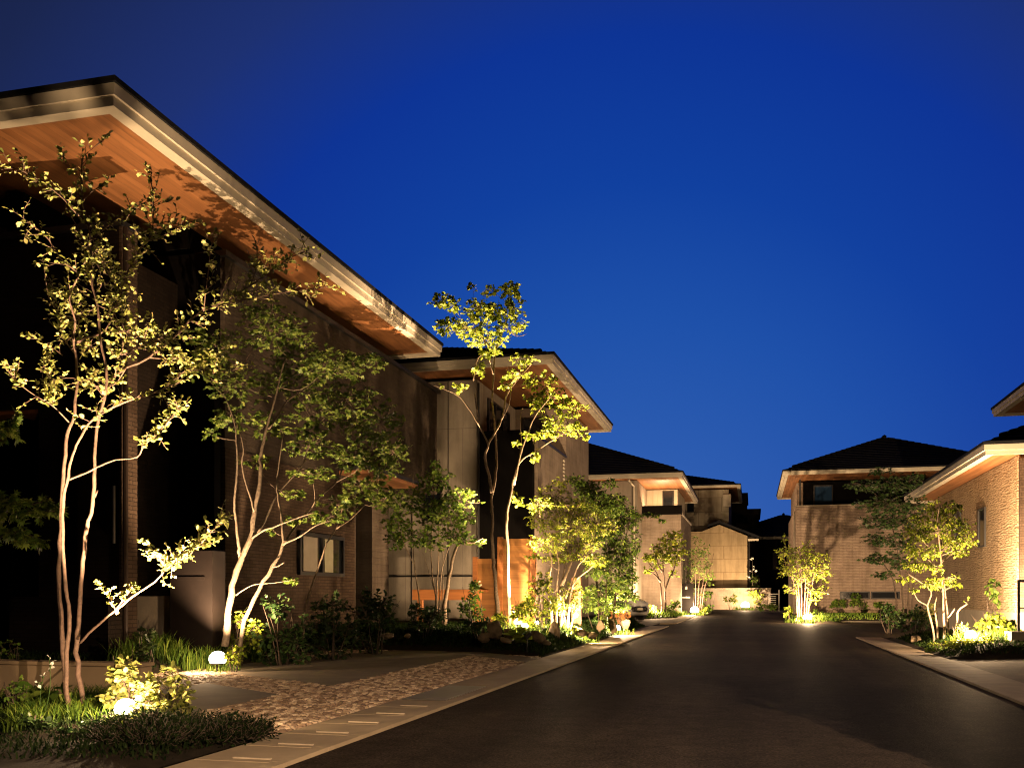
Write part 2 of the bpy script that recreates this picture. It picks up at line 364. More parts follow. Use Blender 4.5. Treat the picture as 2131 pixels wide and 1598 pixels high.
# forecourt left
FC = [(-3.45, 6.3), (-5.05, 7.8), (-5.95, 8.45), (-9.2, 8.45), (-9.2, 24), (-5.6, 17.3), (-3.45, 15.9)]
sheet('forecourt_base', FC, .003, M['soil'])
def in_poly(x, y, poly):
    c = False; j = len(poly)-1
    for i in range(len(poly)):
        xi, yi = poly[i]; xj, yj = poly[j]
        if (yi > y) != (yj > y) and x < (xj-xi)*(y-yi)/(yj-yi+1e-12)+xi: c = not c
        j = i
    return c
SL = []
for q in ([G(481, 1404), G(689, 1430), G(1004, 1360), G(960, 1345), G(480, 1380)], [G(330, 1440), G(430, 1425), G(581, 1449), G(385, 1492)], [G(1004, 1360), G(1122, 1371), G(1095, 1380), G(985, 1366)]):
    q = [(p.x, p.y) for p in q]; SL.append(q); m = MB(); m.prism(q if q[0][0]*0 == 0 else q, -.02, .026); o = m.build('paving_slab', M['slab']); o['kind'] = 'structure'
def cobbles():
    rng = np.random.default_rng(5); m = MB(); rn = []; s = .068; c_, s_ = math.cos(.35), math.sin(.35)
    for j in range(-14, 290):
        for i in range(-160, 175):
            gx, gy = (i+.5*(j % 2))*s*1.08+rng.normal(0, .005), j*s+rng.normal(0, .005)
            x, y = -6.2+gx*c_-gy*s_, 5.5+gx*s_+gy*c_
            if not in_poly(x, y, FC) or any(in_poly(x, y, q) for q in SL) or y > 19 or x < -8.9: continue
            w, d = s*rng.uniform(.40, .47)*1.06, s*rng.uniform(.38, .46); a = .35+rng.normal(0, .07); ca, sa = math.cos(a), math.sin(a)
            h = .020+rng.uniform(0, .012); tx, ty = rng.normal(0, .05, 2); b = len(m.v)
            for k, z, cr in ((1, -.01, 1.), (1, h*.62, 1.), (.68, h, .97)):
                for (u, v) in ((-1, -.75), (-.75, -1), (.75, -1), (1, -.75), (1, .75), (.75, 1), (-.75, 1), (-1, .75)):
                    px_, py_ = u*w*k, v*d*k; m.v.append((x+px_*ca-py_*sa, y+px_*sa+py_*ca, z+(px_*tx+py_*ty if z > 0 else 0)))
            for r in range(2):
                for k in range(8):
                    k2 = (k+1) % 8; m.f.append((b+r*8+k, b+r*8+k2, b+r*8+8+k2, b+r*8+8+k)); m.m.append(0)
            m.f.append(tuple(b+16+k for k in range(8))); m.m.append(0); rn += [rng.random()]*24
    o = m.build('forecourt_paving', M['stone']); o['kind'] = 'structure'
    at = o.data.attributes.new('rnd', 'FLOAT', 'POINT'); at.data.foreach_set('value', np.array(rn, dtype=np.float32))
cobbles()
sheet('driveway', [(XLI, 33.5), (XLI, 36.9), (-5, 42.5), (-12, 42.5), (-12, 37), (-5, 34)], .012, M['slab'])
sheet('driveway', [(XLI, 36.95), (XLI, 50), (-3.7, 50), (-5, 42.5)], .01, M['conc'])
sheet('verge_path', [(XRI, -3), (XRI, 17.1), (5, 18.6), (12, 19), (12, -3)], .003, M['mud'])
sheet('cross_path', [(2.6, 39.5), (2.2, 42.5), (14, 42.8), (14, 39)], .012, M['conc'])
# planting beds (gentle mounds)
def bed(name, poly, hgt, mat, n=26, edge=.7, seed=0):
    xs = [p[0] for p in poly]; ys = [p[1] for p in poly]; x0, x1, y0, y1 = min(xs), max(xs), min(ys), max(ys)
    def inside(x, y):
        c = False; j = len(poly)-1; d = 1e9
        for i in range(len(poly)):
            xi, yi = poly[i]; xj, yj = poly[j]
            if (yi > y) != (yj > y) and x < (xj-xi)*(y-yi)/(yj-yi+1e-12)+xi: c = not c
            L = (xj-xi)**2+(yj-yi)**2; q = max(0, min(1, ((x-xi)*(xj-xi)+(y-yi)*(yj-yi))/L)); d = min(d, math.hypot(x-xi-q*(xj-xi), y-yi-q*(yj-yi))); j = i
        return d if c else -d
    def hh(x, y):
        d = inside(x, y)
        if d < 0: return -.06
        k = min(1, d/edge); k = k*k*(3-2*k)
        return .02 + hgt*k + .03*noise.noise(Vector((x*1.7, y*1.7, seed)))*k + rise(y)
    nx = max(6, int((x1-x0)/.22)); ny = max(6, int((y1-y0)/.22)); m = MB()
    for j in range(ny+1):
        for i in range(nx+1):
            x = x0+(x1-x0)*i/nx; y = y0+(y1-y0)*j/ny; m.v.append((x, y, hh(x, y)))
    for j in range(ny):
        for i in range(nx):
            b = j*(nx+1)+i; m.f.append((b, b+1, b+nx+2, b+nx+1)); m.m.append(0)
    o = m.build(name, mat, smooth=True); o['kind'] = 'structure'
    BEDS.append((inside, hh)); return hh
BEDS = []
bed('planting_bed', [(-3.46, 3), (-3.46, 6.2), (-5.0, 7.7), (-5.9, 8.4), (-12, 8.4), (-12, 3)], .05, M['soil'])
bed('planting_bed', [(-3.46, 16.0), (-3.46, 33.0), (-4.6, 33.4), (-7, 33), (-14, 27), (-14, 16.5), (-9.5, 15.2), (-7.4, 17.2), (-5.0, 16.9)], .3, M['soil'], seed=2)
bed('planting_bed', [(-7.5, 11.4), (-7.3, 14), (-8.0, 17.5), (-9.5, 18.5), (-14, 18.5), (-14, 8.6), (-8.6, 9.6)], .22, M['soil'], seed=3)
bed('planting_bed', [(3.16, 17.3), (3.5, 17.1), (5, 18.0), (9, 18.4), (9, 26), (5.5, 25.6), (3.16, 24.6)], .2, M['soil'], seed=4)
bed('planting_bed', [(1.5, 39.2), (3.1, 38.4), (3.6, 39.3), (2.9, 42), (2.5, 47), (1.6, 47)], .15, M['soil'], seed=5)
bed('planting_bed', [(2.6, 43), (14, 43), (14, 50), (2.6, 50)], .2, M['soil'], seed=6)
bed('planting_bed', [(-4.9, 43.5), (-3.35, 46.5), (-3.3, 50), (-3, 55), (-2.8, 64), (-9, 64), (-9, 43.5)], .15, M['soil'], seed=7)
def gh(x, y):
    z = rise(y)-.0
    for ins, hh in BEDS:
        if ins(x, y) > 0: z = max(z, hh(x, y))
    return z
# ================================================================ HOUSES
def roof_parts(par, x0, x1, y0, y1, z, pitch, course=.30, lip=.035, fas=.26, sof='soffit_x', edge=.07, maxin=None):
    """hip roof whose outer top edge is at z; fascia, border and soffit beneath"""
    half = min(x1-x0, y1-y0)/2
    if maxin: half = min(half, maxin)
    m = MB(); prof = [(0, z-edge), (0, z)]; d = 0; zz = z
    while d < half-1e-6:
        d2 = min(d+course, half); prof.append((d2, zz+(d2-d)*pitch)); zz += (d2-d)*pitch
        if d2 < half-1e-6: prof.append((d2-.002, zz+lip)); zz += lip
        d = d2
    rings = []
    for dd, q in prof:
        b = len(m.v); m.v += [(x0+dd, y0+dd, q), (x1-dd, y0+dd, q), (x1-dd, y1-dd, q), (x0+dd, y1-dd, q)]; rings.append(b)
    for a, b in zip(rings, rings[1:]):
        for i in range(4):
            j = (i+1) % 4; m.f.append((a+i, a+j, b+j, b+i)); m.m.append(0)
    m.face([(x0, y0, z-edge), (x0, y1, z-edge), (x1, y1, z-edge), (x1, y0, z-edge)])
    # hip caps: overlapping half round tiles
    for (cx, cy, sx, sy) in ((x0, y0, 1, 1), (x1, y0, -1, 1), (x1, y1, -1, -1), (x0, y1, 1, -1)):
        k = .5
        slope = (zz-z)/half
        while k < half-.3:
            a = Vector((cx+sx*k, cy+sy*k, z+slope*k+.0)); b = Vector((cx+sx*(k+.3), cy+sy*(k+.3), z+slope*(k+.3)-.01))
            m.tube([a, b], [.07, .05], 6); k += .27
    rz = zz
    if x1-x0 > 2*half+.1 and not maxin:
        k = x0+half
        while k < x1-half-.1:
            m.tube([(k, (y0+y1)/2, rz+.03), (min(k+.34, x1-half), (y0+y1)/2, rz+.02)], [.12, .09], 6); k += .31
    elif y1-y0 > 2*half+.1 and not maxin:
        k = y0+half
        while k < y1-half-.1:
            m.tube([((x0+x1)/2, k, rz+.03), ((x0+x1)/2, min(k+.34, y1-half), rz+.02)], [.12, .09], 6); k += .31
    m.build('roof', M['roof'], par)
    f = MB(); i0 = .03; th = .05; zt = z-edge-.002; zb = zt-fas
    def ringbox(i, w, a, b):
        f.box(x0+i, x1-i, y0+i, y0+i+w, a, b); f.box(x0+i, x1-i, y1-i-w, y1-i, a, b)
        f.box(x0+i, x0+i+w, y0+i+w, y1-i-w, a, b); f.box(x1-i-w, x1-i, y0+i+w, y1-i-w, a, b)
    ringbox(i0, th, zt-fas*.55, zt); ringbox(i0+.035, th, zb, zt-fas*.55-.002); ringbox(i0+.035+th+.001, .17, zb+.03, zb+.06)
    f.build('fascia', M['fascia'], par)
    s = MB(); i = i0+.035+th+.004
    s.box(x0+i, x1-i, y0+i, y1-i, zb+.062, zb+.10); s.build('soffit', M[sof], par)
    return rz
def window(par, face, a0, a1, z0, z1, pos, frame=.05, depth=.08, pane='glass', mull=1, frmat='trim_dark'):
    """face 'x+','x-','y-': wall normal; pos = wall plane; window sits proud of it with a real frame"""
    fr = MB(); pn = MB(); s = 1 if face == 'x+' else -1
    def bx(m, b0, b1, c0, c1, d0, d1):
        if face[0] == 'x': m.box(pos+s*d0, pos+s*d1, b0, b1, c0, c1)
        else: m.box(b0, b1, pos+s*d1, pos+s*d0, c0, c1)
    bx(fr, a0, a1, z0, z0+frame, .002, depth); bx(fr, a0, a1, z1-frame, z1, .002, depth)
    bx(fr, a0, a0+frame, z0+frame+.001, z1-frame-.001, .002, depth); bx(fr, a1-frame, a1, z0+frame+.001, z1-frame-.001, .002, depth)
    for k in range(1, mull+1) if mull else ():
        c = a0+(a1-a0)*k/(mull+1); bx(fr, c-frame/2, c+frame/2, z0+frame+.001, z1-frame-.001, .003, depth-.01)
    bx(pn, a0+frame+.001, a1-frame-.001, z0+frame+.001, z1-frame-.001, .004, .02)
    f = fr.build('window', M[frmat], par); pn.build('pane', M[pane], f); return f
# ---- house 1 : long low house on the left in the foreground
h1 = thing('house', (-9, 12, 0), 'large dark brick house at left foreground with long cedar soffit over leafy garden', 'house')
roof_parts(h1, -24, -7.62, 10.3, 23.3, 7.47, .2, fas=.27)
m = MB(); m.box(-14, -8.6, 14.5, 20.0, 0, 6.74); m.box(-14, -8.6, 20.0, 25.7, 3.9, 6.74); m.box(-14, -8.6, 20.95, 22.0, 0, 3.897); m.box(-14, -9.3, 20.0, 20.95, 0, 3.897)
m.build('wall', M['stucco_dark'], h1)
m = MB(); m.box(-14, -8.585, 14.49, 16.9+3.0, 0, 3.55); m.build('brick_facing', M['brick_brown'], h1)
m = MB(); m.box(-14, -8.52, 14.4, 25.8, 6.742, 6.83); m.build('parapet_cap', M['trim_dark'], h1)
m = MB(); m.box(-14, -9.1, 14.2, 25.3, 6.835, 7.2); m.build('clerestory_wall', M['black_screen_shade'], h1)
for y0_, y1_ in ((17.2, 17.9), (20.8, 22.6)): MB().box(-9.098, -9.05, y0_, y1_, 6.84, 7.12).build('clerestory_panel', M['conc_wall'], h1)
m = MB(); m.box(-9.3, -8.62, 11.75, 12.1, 0, 6.24); m.build('wing_wall', M['brick_shaded'], h1)
m = MB(); m.box(-8.618, -8.58, 11.745, 12.105, 0, 6.24); m.build('brick_facing', M['brick_brown'], h1)  # lit side of the wing wall: same brick in a lighter copy
m = MB(); m.box(-16, -9.302, 11.8, 14.2, 3.77, 6.24); m.box(-10.0, -9.302, 11.81, 14.2, 0, 3.768); m.build('balcony_wall', M['brick_shaded'], h1)
m = MB(); m.box(-16, -8.56, 11.72, 12.12, 6.242, 6.32); m.build('balcony_cap', M['trim_dark'], h1)
m = MB(); m.box(-16, -10.01, 11.9, 14.2, 3.72, 3.767); m.build('porch_soffit', M['soffit_d'], h1)
m = MB(); m.box(-17, -11.8, 13.4, 14.1, 6.24, 7.15); m.build('upper_wall', M['conc_wall'], h1)
m = MB(); m.box(-16, -8.62, 14.205, 14.39, 0, 6.73); m.box(-16, -9.3, 14.205, 14.39, 6.84, 7.1); m.box(-10.9, -10.6, 12.2, 14.2, 0, 7.1); m.box(-16, -15.8, 11.8, 14.2, 0, 3.7); m.build('recess_wall', M['black_screen_shade'], h1)  # black sheets that put the recess shade into the wall colour
m = MB()
for k in range(20): m.box(-10.45, -10.39, 12.25+k*.11, 12.30+k*.11, .1, 3.3)
m.build('slat_screen', M['brown_metal'], h1)
m = MB(); m.box(-8.598, -7.85, 19.1, 22.0, 3.66, 3.74); m.build('porch_canopy', M['soffit_x'], h1)
m = MB(); m.box(-8.598, -7.82, 19.07, 22.03, 3.742, 3.82); m.build('canopy_cap', M['trim_dark'], h1)
a = PX(619, 1105, -8.58); b = PX(712, 1200, -8.58)
w = window(h1, 'x+', a.y, b.y, b.z, a.z, -8.585, .07, .07, mull=1)
m = MB(); m.box(-8.56, -8.555, a.y+(b.y-a.y)*.56, a.y+(b.y-a.y)*.76, b.z+.08, a.z-.08); m.build('curtain', M['curtain'], w)
m = MB(); m.box(-8.56, -8.555, a.y+(b.y-a.y)*.10, a.y+(b.y-a.y)*.40, b.z+.08, a.z-.08); m.build('curtain', M['plinth'], w)
m = MB(); m.box(-9.28, -9.2, 20.05, 20.9, .1, 3.6); m.build('door', M['black_screen_shade'], h1)
m = MB(); m.tube([(-8.5, 11.72, 0.3), (-8.5, 11.72, 6.2)], .035, 8); m.build('downspout', M['brown_metal'], h1)
m = MB(); p = PY(250, 1010, 11.7); q = PY(250, 1130, 11.7); m.tube([(p.x-.1, p.y, q.z), (p.x-.1, p.y, p.z)], .02, 8); m.build('door_handle', M['steel'], h1)
m = MB(); m.box(-14, -10.9, 22.05, 25.6, 0, 3.88); m.build('entry_wall', M['black_screen_shade'], h1)  # shade of the entry opening put in as a black wall
# ---- house 2
h2 = thing('house', (-8, 30, 0), 'grey panelled two storey house behind the tall golden tree, black balcony screen', 'house')
roof_parts(h2, -19, -5.3, 26, 37.6, 7.8, .21, fas=.24)
m = MB(); m.box(-15, -7.86, 27.2, 37, 0, 7.42); m.build('wall', M['stucco'], h2)
m = MB(); m.box(-6.6, -6.1, 28.0, 31.9, 0, 5.7); m.box(-7.85, -6.1, 31.902, 36.5, 0, 7.42); m.box(-7.85, -6.1, 27.55, 27.998, 0, 5.72); m.build('side_wall', M['stucco_rough'], h2)
m = MB(); m.box(-7.858, -6.2, 27.25, 27.52, 0, 5.9); m.build('balcony_screen', M['black_screen_shade'], h2)
m = MB(); m.box(-6.63, -6.06, 28.0, 31.9, 5.702, 5.76); m.build('parapet_cap', M['trim_dark'], h2)
m = MB()
for k in range(6): m.box(-6.09, -6.05, 31.3, 31.5, 4.9+k*.12, 4.96+k*.12)
m.build('louvre_glint', M['fascia'], h2)  # louvre slats in cream, the white glints put into their colour
window(h2, 'x+', 28.3, 30.9, 5.3, 7.1, -7.86, .06, .07, mull=2)
window(h2, 'y-', -7.6, -6.9, 6.0, 7.1, 31.9, .05, .05, mull=0)
m = MB(); m.tube([(-7.8, 27.14, .2), (-7.8, 27.14, 7.3)], .035, 8); m.build('downspout', M['trim_dark'], h2)
m = MB(); m.box(-14, -7.9, 27.15, 27.19, 1.62, 1.66); m.build('drip_strip', M['trim_dark'], h2)
for x_ in (-8.75, -9.9, -11.1): MB().box(x_-.012, x_+.012, 27.19, 27.199, 0, 7.4).build('panel_joint', M['trim_dark'], h2)
MB().box(-9.35, -9.2, 27.1, 27.199, 2.6, 2.85, bev=.02).build('vent_cap', M['steel'], h2)
window(h2, 'y-', -9.5, -8.95, 3.3, 4.6, 27.2, .05, .05, mull=0)
# ---- house 3 (beyond)
h3 = thing('house', (-6, 50, 0), 'beige house beyond the driveway with glowing cedar eaves and black balcony', 'house')
roof_parts(h3, -20, -3.2, 46.6, 60.2, 7.05, .31, fas=.22)
m = MB(); m.box(-18, -5.55, 47.8, 58, 0, 6.78); m.build('wall', M['stucco'], h3)
m = MB(); m.box(-5.548, -3.55, 50, 50.3, 0, 5.25); m.box(-3.9, -3.55, 50.3, 58, 0, 5.25); m.build('side_wall', M['stucco_rough'], h3)
m = MB(); m.box(-5.548, -3.52, 49.97, 50.25, 5.252, 5.72); m.build('balcony_rail', M['black_screen_shade'], h3)
m = MB(); m.box(-3.93, -3.5, 50.27, 58.1, 5.252, 5.33); m.build('parapet_cap', M['fascia'], h3)
m = MB(); m.box(-5.548, -3.9, 52.3, 58, 5.0, 6.78); m.build('recess_wall', M['siding'], h3)
window(h3, 'y-', -4.7, -4.1, 5.5, 6.7, 52.3, .06, .05, mull=0, pane='glass')
m = MB(); m.tube([(-5.7, 47.74, .2), (-5.7, 47.74, 6.5), (-5.9, 47.2, 6.75)], .05, 8); m.build('downspout', M['fascia'], h3)
t3 = MB(); t3.box(-4.6, -4.5, 50.7, 50.8, 5.3, 5.36); t3 = t3.build('balcony_light', emit('balcony lamp', (1, .7, .4), 6), h3)
ld = bpy.data.lights.new('balcony_glow', 'POINT'); ld.energy = 380; ld.color = (1., .62, .32); ld.shadow_soft_size = .05
lo = bpy.data.objects.new('bulb', ld); COL.objects.link(lo); lo.parent = h3; lo.location = Vector((-4.55, 50.75, 5.46))-OFF[h3.name]
MB().box(-7.3, -6.9, 47.72, 47.799, 2.2, 2.6, bev=.02).build('meter_box', M['fascia'], h3)
window(h3, 'y-', -8.6, -7.9, 3.6, 5.0, 47.8, .06, .05, mull=0)
# ---- house 4 (end of the street)
h4 = thing('house', (-4, 70, 1.5), 'pale sided house on the retaining wall at the far end of the street', 'house')
roof_parts(h4, -15, -.75, 68, 80, 8.8, .2, fas=.16, course=.4)
m = MB(); m.box(-13, -1.6, 69.3, 79, 1.4, 8.55); m.build('wall', M['siding'], h4)
m = MB(); m.prism_y([(-5.2, 1.4), (-.33, 1.4), (-.33, 5.15), (-2.2, 5.95), (-3.4, 5.5), (-5.2, 5.5)], 67.5, 69.29); m.build('wing_wall', M['siding_tan'], h4)
m = MB(); m.prism_y([(.45, 4.98), (.45, 5.12), (-2.2, 6.22), (-3.0, 5.95), (-3.0, 5.83), (-2.2, 6.06)], 67.2, 69.28); m.build('wing_roof', M['roof'], h4)
m = MB(); m.box(-.28, .42, 67.25, 67.3, 4.8, 4.93); m.build('rain_gutter', M['fascia'], h4)
m = MB(); m.tube([(-.2, 67.4, 1.5), (-.2, 67.4, 4.8)], .05, 8); m.build('downspout', M['trim_dark'], h4)
m = MB(); m.box(-1.98, -1.45, 69.0, 69.28, 7.3, 8.2, bev=.03); m.build('vent_box', M['fascia'], h4)
window(h4, 'y-', -4.5, -4.0, 7.0, 8.0, 69.3, .06, .05, mull=0)
# ---- dark houses behind
h5 = thing('house', (1, 84, 0), 'flat topped black house silhouette behind the pale sided house', 'house')
m = MB(); m.box(-5, -.45, 82, 92, 0, 9.45); m.box(-5, .55, 82.5, 92, 0, 8.1); m.build('wall', M['brick_shaded'], h5)
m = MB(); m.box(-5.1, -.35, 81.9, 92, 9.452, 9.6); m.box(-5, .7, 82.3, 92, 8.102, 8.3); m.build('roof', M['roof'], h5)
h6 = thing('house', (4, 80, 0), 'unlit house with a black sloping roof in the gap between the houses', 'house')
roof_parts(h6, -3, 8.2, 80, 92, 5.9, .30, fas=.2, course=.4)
m = MB(); m.box(-2, 7.4, 81, 91, 0, 5.6); m.build('wall', M['brick_shaded'], h6)
window(h6, 'y-', 1.6, 3.0, 3.2, 4.6, 81, .08, .06, mull=1)
# ---- house right, rear
h7 = thing('house', (6, 52, 0), 'sandy brick house at rear right with pyramid roof and dark balcony recess', 'house')
roof_parts(h7, 1.4, 11.9, 47.8, 60.0, 7.1, .30, fas=.18)
m = MB(); m.box(2.06, 13, 49, 49.35, .0, 5.42); m.box(2.06, 2.5, 49.352, 58.6, 0, 5.3); m.box(2.2, 2.5, 51, 58.6, 5.302, 6.8); m.build('wall', M['tile_pink'], h7)
m = MB(); m.box(2.03, 13, 48.97, 49.38, 5.422, 5.48); m.build('parapet_cap', M['conc'], h7)
m = MB(); m.box(2.502, 11, 50.9, 58, 0, 6.82); m.build('recess_wall', M['black_screen_shade'], h7)
m = MB(); m.box(2.25, 2.33, 49.5, 49.58, 5.48, 6.8); m.build('balcony_post', M['trim_dark'], h7)
window(h7, 'y-', 3.0, 3.95, 5.0, 6.65, 50.9, .06, .06, mull=0, pane='glass_blue')
a = PY(1748, 1231, 48.98); b = PY(1810, 1246, 48.98); c = PY(1872, 1246, 48.98)
window(h7, 'y-', a.x, b.x, b.z, a.z+.02, 49, .06, .05, mull=0); window(h7, 'y-', b.x+.05, c.x, b.z, a.z+.02, 49, .06, .05, mull=0)
m = MB(); m.tube([(2.0, 49.1, .2), (2.0, 49.1, 5.2)], .04, 8); m.build('downspout', M['plinth'], h7)
# ---- house right, front
h8 = thing('house', (8, 30, 0), 'honey coloured split face tile house at right edge with low cedar eaves', 'house')
roof_parts(h8, 5.2, 15.4, 24.3, 36.5, 4.64, .30, fas=.24, maxin=3.0)
m = MB(); m.box(6.1, 15, 25.0, 35.6, .66, 4.37); m.build('wall', M['tile_sand'], h8)
m = MB(); m.box(6.16, 15, 25.06, 35.5, 0, .658); m.build('plinth', M['plinth'], h8)
m = MB(); m.box(6.12, 15, 24.86, 24.998, .66, 4.3); m.build('corner_brick', M['brick_brown'], h8)
m = MB(); m.box(6.3, 6.42, 24.80, 24.858, .7, 4.3); m.box(6.3, 9, 24.80, 24.858, 4.1, 4.2); m.build('door_frame', M['fascia'], h8)
m = MB(); m.box(6.421, 9, 24.82, 24.857, .7, 4.09); m.build('door', M['black_screen_shade'], h8)
window(h8, 'x-', 28.15, 28.95, 2.38, 3.45, 6.1, .05, .05, mull=0)
window(h8, 'x-', 31.3, 32.1, 2.75, 3.6, 6.1, .05, .05, mull=0)
roof_parts(h8, 7.3, 16, 25.3, 33.1, 6.98, .30, fas=.22)
m = MB(); m.box(9.0, 15, 26.5, 32.2, 4.9, 6.7); m.build('upper_wall', M['tile_sand'], h8)
# ================================================================ walls, posts, fences
def block(name, x0, x1, y0, y1, z0, z1, mat, label, cat, bev=.01, cap=None):
    t = thing(name, ((x0+x1)/2, (y0+y1)/2, z0), label, cat)
    MB().box(x0, x1, y0, y1, z0, z1, bev=bev).build('wall_body', mat, t)
    if cap: MB().box(x0-.02, x1+.02, y0-.02, y1+.02, z1+.001, z1+.04, bev=.008).build('coping', cap, t)
    return t
block('garden_wall', -9.2, -5.93, 8.42, 8.6, -.05, .34, M['conc_wall'], 'low pale plaster wall lit behind the slender stems at left', 'garden wall', cap=M['conc_wall'])
a = PY(254, 1240, 12.9); b = PY(354, 1345, 12.9)
block('garden_wall', a.x, b.x, 12.9, 13.1, 0, a.z, M['conc'], 'short concrete wall between the brick pillar and the dark gate post', 'garden wall')
a = PY(30, 1241, 11.3); b = PY(235, 1263, 11.3)
block('planter_wall', a.x, b.x, 11.2, 11.5, 0, a.z, M['brick_shaded'], 'shadowed long planter wall under the dark porch at far left', 'planter wall')
t = thing('gate_post', (-7.95, 12.5, .1), 'dark brown square gate pillar beside the bright garden lamp at left', 'gate post')
a = PY(354, 1146, 12.4); b = PY(442, 1146, 12.4)
MB().box(a.x, b.x, 12.4, 12.75, .0, 1.72, bev=.015).build('pillar', M['gate_dark'], t)
MB().box(a.x+.12, b.x-.12, 12.385, 12.398, 1.28, 1.33).build('letter_slot', M['gate_dark'], t)
# cedar gate and beam
t = thing('wooden_fence', (-5.6, 22, .3), 'glowing cedar board fence behind the brightest lamp in the centre bed', 'fence')
a = PY(1046, 1115, 22.0); b = PY(1104, 1115, 22.0); zt = 2.45
MB().box(a.x, b.x, 22.0, 22.06, .35, zt-.05).build('board_panel', M['fence_wood'], t)
for x in (a.x-.06, b.x+.06): MB().box(x-.06, x+.06, 21.96, 22.1, .2, zt, bev=.01).build('post', M['beam_wood'], t)
a2 = PY(996, 1115, 22.4); MB().box(a2.x, a.x-.13, 22.3, 22.36, .35, 1.95).build('board_panel', M['fence_wood'], t)
MB().box(a2.x-.11, a2.x, 22.26, 22.4, .2, 2.0, bev=.01).build('post', M['beam_wood'], t)
t = thing('wooden_deck', (-7, 21.6, .3), 'low orange timber deck edge behind the multi stemmed green tree', 'deck')
a = PY(858, 1226, 21.6); b = PY(1000, 1250, 21.6)
MB().box(a.x, b.x, 21.6, 21.7, b.z+.02, a.z, bev=.008).build('deck_beam', M['beam_wood'], t)
MB().box(a.x, b.x, 21.702, 23.5, a.z-.06, a.z-.01).build('deck_boards', M['beam_wood'], t)
for x in (a.x+.12,): MB().box(x, x+.12, 21.62, 21.74, .2, b.z+.018).build('leg', M['beam_wood'], t)
t = thing('wooden_post', P(1195, 1285, 23.5), 'short orange timber post among bushes right of the cedar fence', 'post')
p = P(1198, 1260, 23.5); MB().box(p.x-.1, p.x+.12, p.y, p.y+.12, .2, 1.5, bev=.01).build('post_body', M['beam_wood'], t)
# mail pillar far
p = P(1428, 1275, 50); t = thing('mailbox_pillar', (p.x, p.y, .02), 'tall dark brown mailbox pillar standing left of the far garden lamp', 'mailbox')
MB().box(p.x-.36, p.x+.36, p.y, p.y+.3, .0, 1.72, bev=.02).build('pillar', M['gate_dark'], t)
MB().box(p.x-.2, p.x+.2, p.y-.015, p.y-.001, .95, 1.02).build('mail_slot', M['steel'], t)
MB().box(p.x-.06, p.x+.06, p.y-.03, p.y-.001, 1.4, 1.55).build('intercom', M['steel'], t)
# retaining wall at the end
t = thing('retaining_wall', (-1, 66, 0), 'rough stone retaining wall behind the farthest garden lamp', 'wall')
MB().box(-6, 1.2, 66, 66.4, -.1, 1.52, bev=.02).build('wall_body', M['stucco_rough'], t)
MB().box(-6.03, 1.23, 65.96, 66.44, 1.521, 1.58, bev=.01).build('coping', M['conc'], t)
MB().box(-14, .4, 66.4, 81, .0, 1.45).build('raised_ground', M['soil']); bpy.data.objects['raised_ground']['kind'] = 'structure'
p = P(1608, 1265, 60); t = thing('metal_gate', (p.x, p.y, .15), 'small slatted metal gate at the far end right of the retaining wall', 'gate')
MB().box(p.x-.25, p.x-.19, p.y, p.y+.06, .1, 1.25).box(p.x+.35, p.x+.41, p.y, p.y+.06, .1, 1.45).box(p.x-.18, p.x+.34, p.y, p.y+.06, 1.15, 1.2).build('gate_frame', M['steel'], t)
m = MB()
for k in range(7): m.box(p.x-.18, p.x+.2, p.y+.02, p.y+.05, .3+k*.12, .34+k*.12)
m.build('slat_panel', M['steel'], t)
# hand rail and block right
p = P(2105, 1350, 17); q = P(2160, 1350, 17.2); t = thing('concrete_block', (p.x+.3, p.y, .1), 'square concrete step block at the right edge under the handrail', 'block')
MB().box(p.x, q.x+.3, p.y, p.y+.5, .05, .42, bev=.012).build('block_body', M['conc'], t)
p2 = P(2122, 1315, 17.1); t = thing('handrail', (p2.x, p2.y, .42), 'black tubular steel handrail rising from the concrete block at right', 'handrail')
MB().box(p2.x-.02, p2.x+.02, p2.y+.05, p2.y+.09, .421, 1.30).build('post', M['trim_dark'], t)
MB().box(p2.x-.02, p2.x+1.2, p2.y+.05, p2.y+.09, 1.301, 1.34).box(p2.x+.021, p2.x+1.2, p2.y+.055, p2.y+.085, .82, .85).build('rail', M['trim_dark'], t)
# ================================================================ VEGETATION TOOLS
T_OVAL = ([(0, 0, 0), (.28, .30, .05), (.68, .36, .06), (1, 0, -.06), (.68, -.36, .06), (.28, -.30, .05), (.5, 0, -.02)], [(0, 6, 2, 1), (6, 3, 2), (0, 5, 4, 6), (6, 4, 3)])
T_LONG = ([(0, 0, 0), (.4, .17, .05), (1, 0, -.12), (.4, -.17, .05)], [(0, 2, 1), (0, 3, 2)])
def palm():
    v = []; f = []
    for a, l in ((-1.15, .6), (-.55, .85), (0, 1), (.55, .85), (1.15, .6)):
        b = len(v); c, s = math.cos(a), math.sin(a)
        for x, y, z in ((0, 0, 0), (.5*l, .13, .02), (l, 0, -.1), (.5*l, -.13, .02)): v.append((x*c-y*s, x*s+y*c, z))
        f.append((b, b+3, b+2, b+1))
    return v, f
T_PALM = palm()
T_ROUND = ([(0, 0, 0), (.2, .34, .04), (.6, .46, .05), (1, .12, 0), (1, -.12, 0), (.6, -.46, .05), (.2, -.34, .04)], [(0, 3, 2, 1), (0, 4, 3), (0, 6, 5, 4)])
SHAPES = dict(oval=T_OVAL, long=T_LONG, palm=T_PALM, round=T_ROUND)
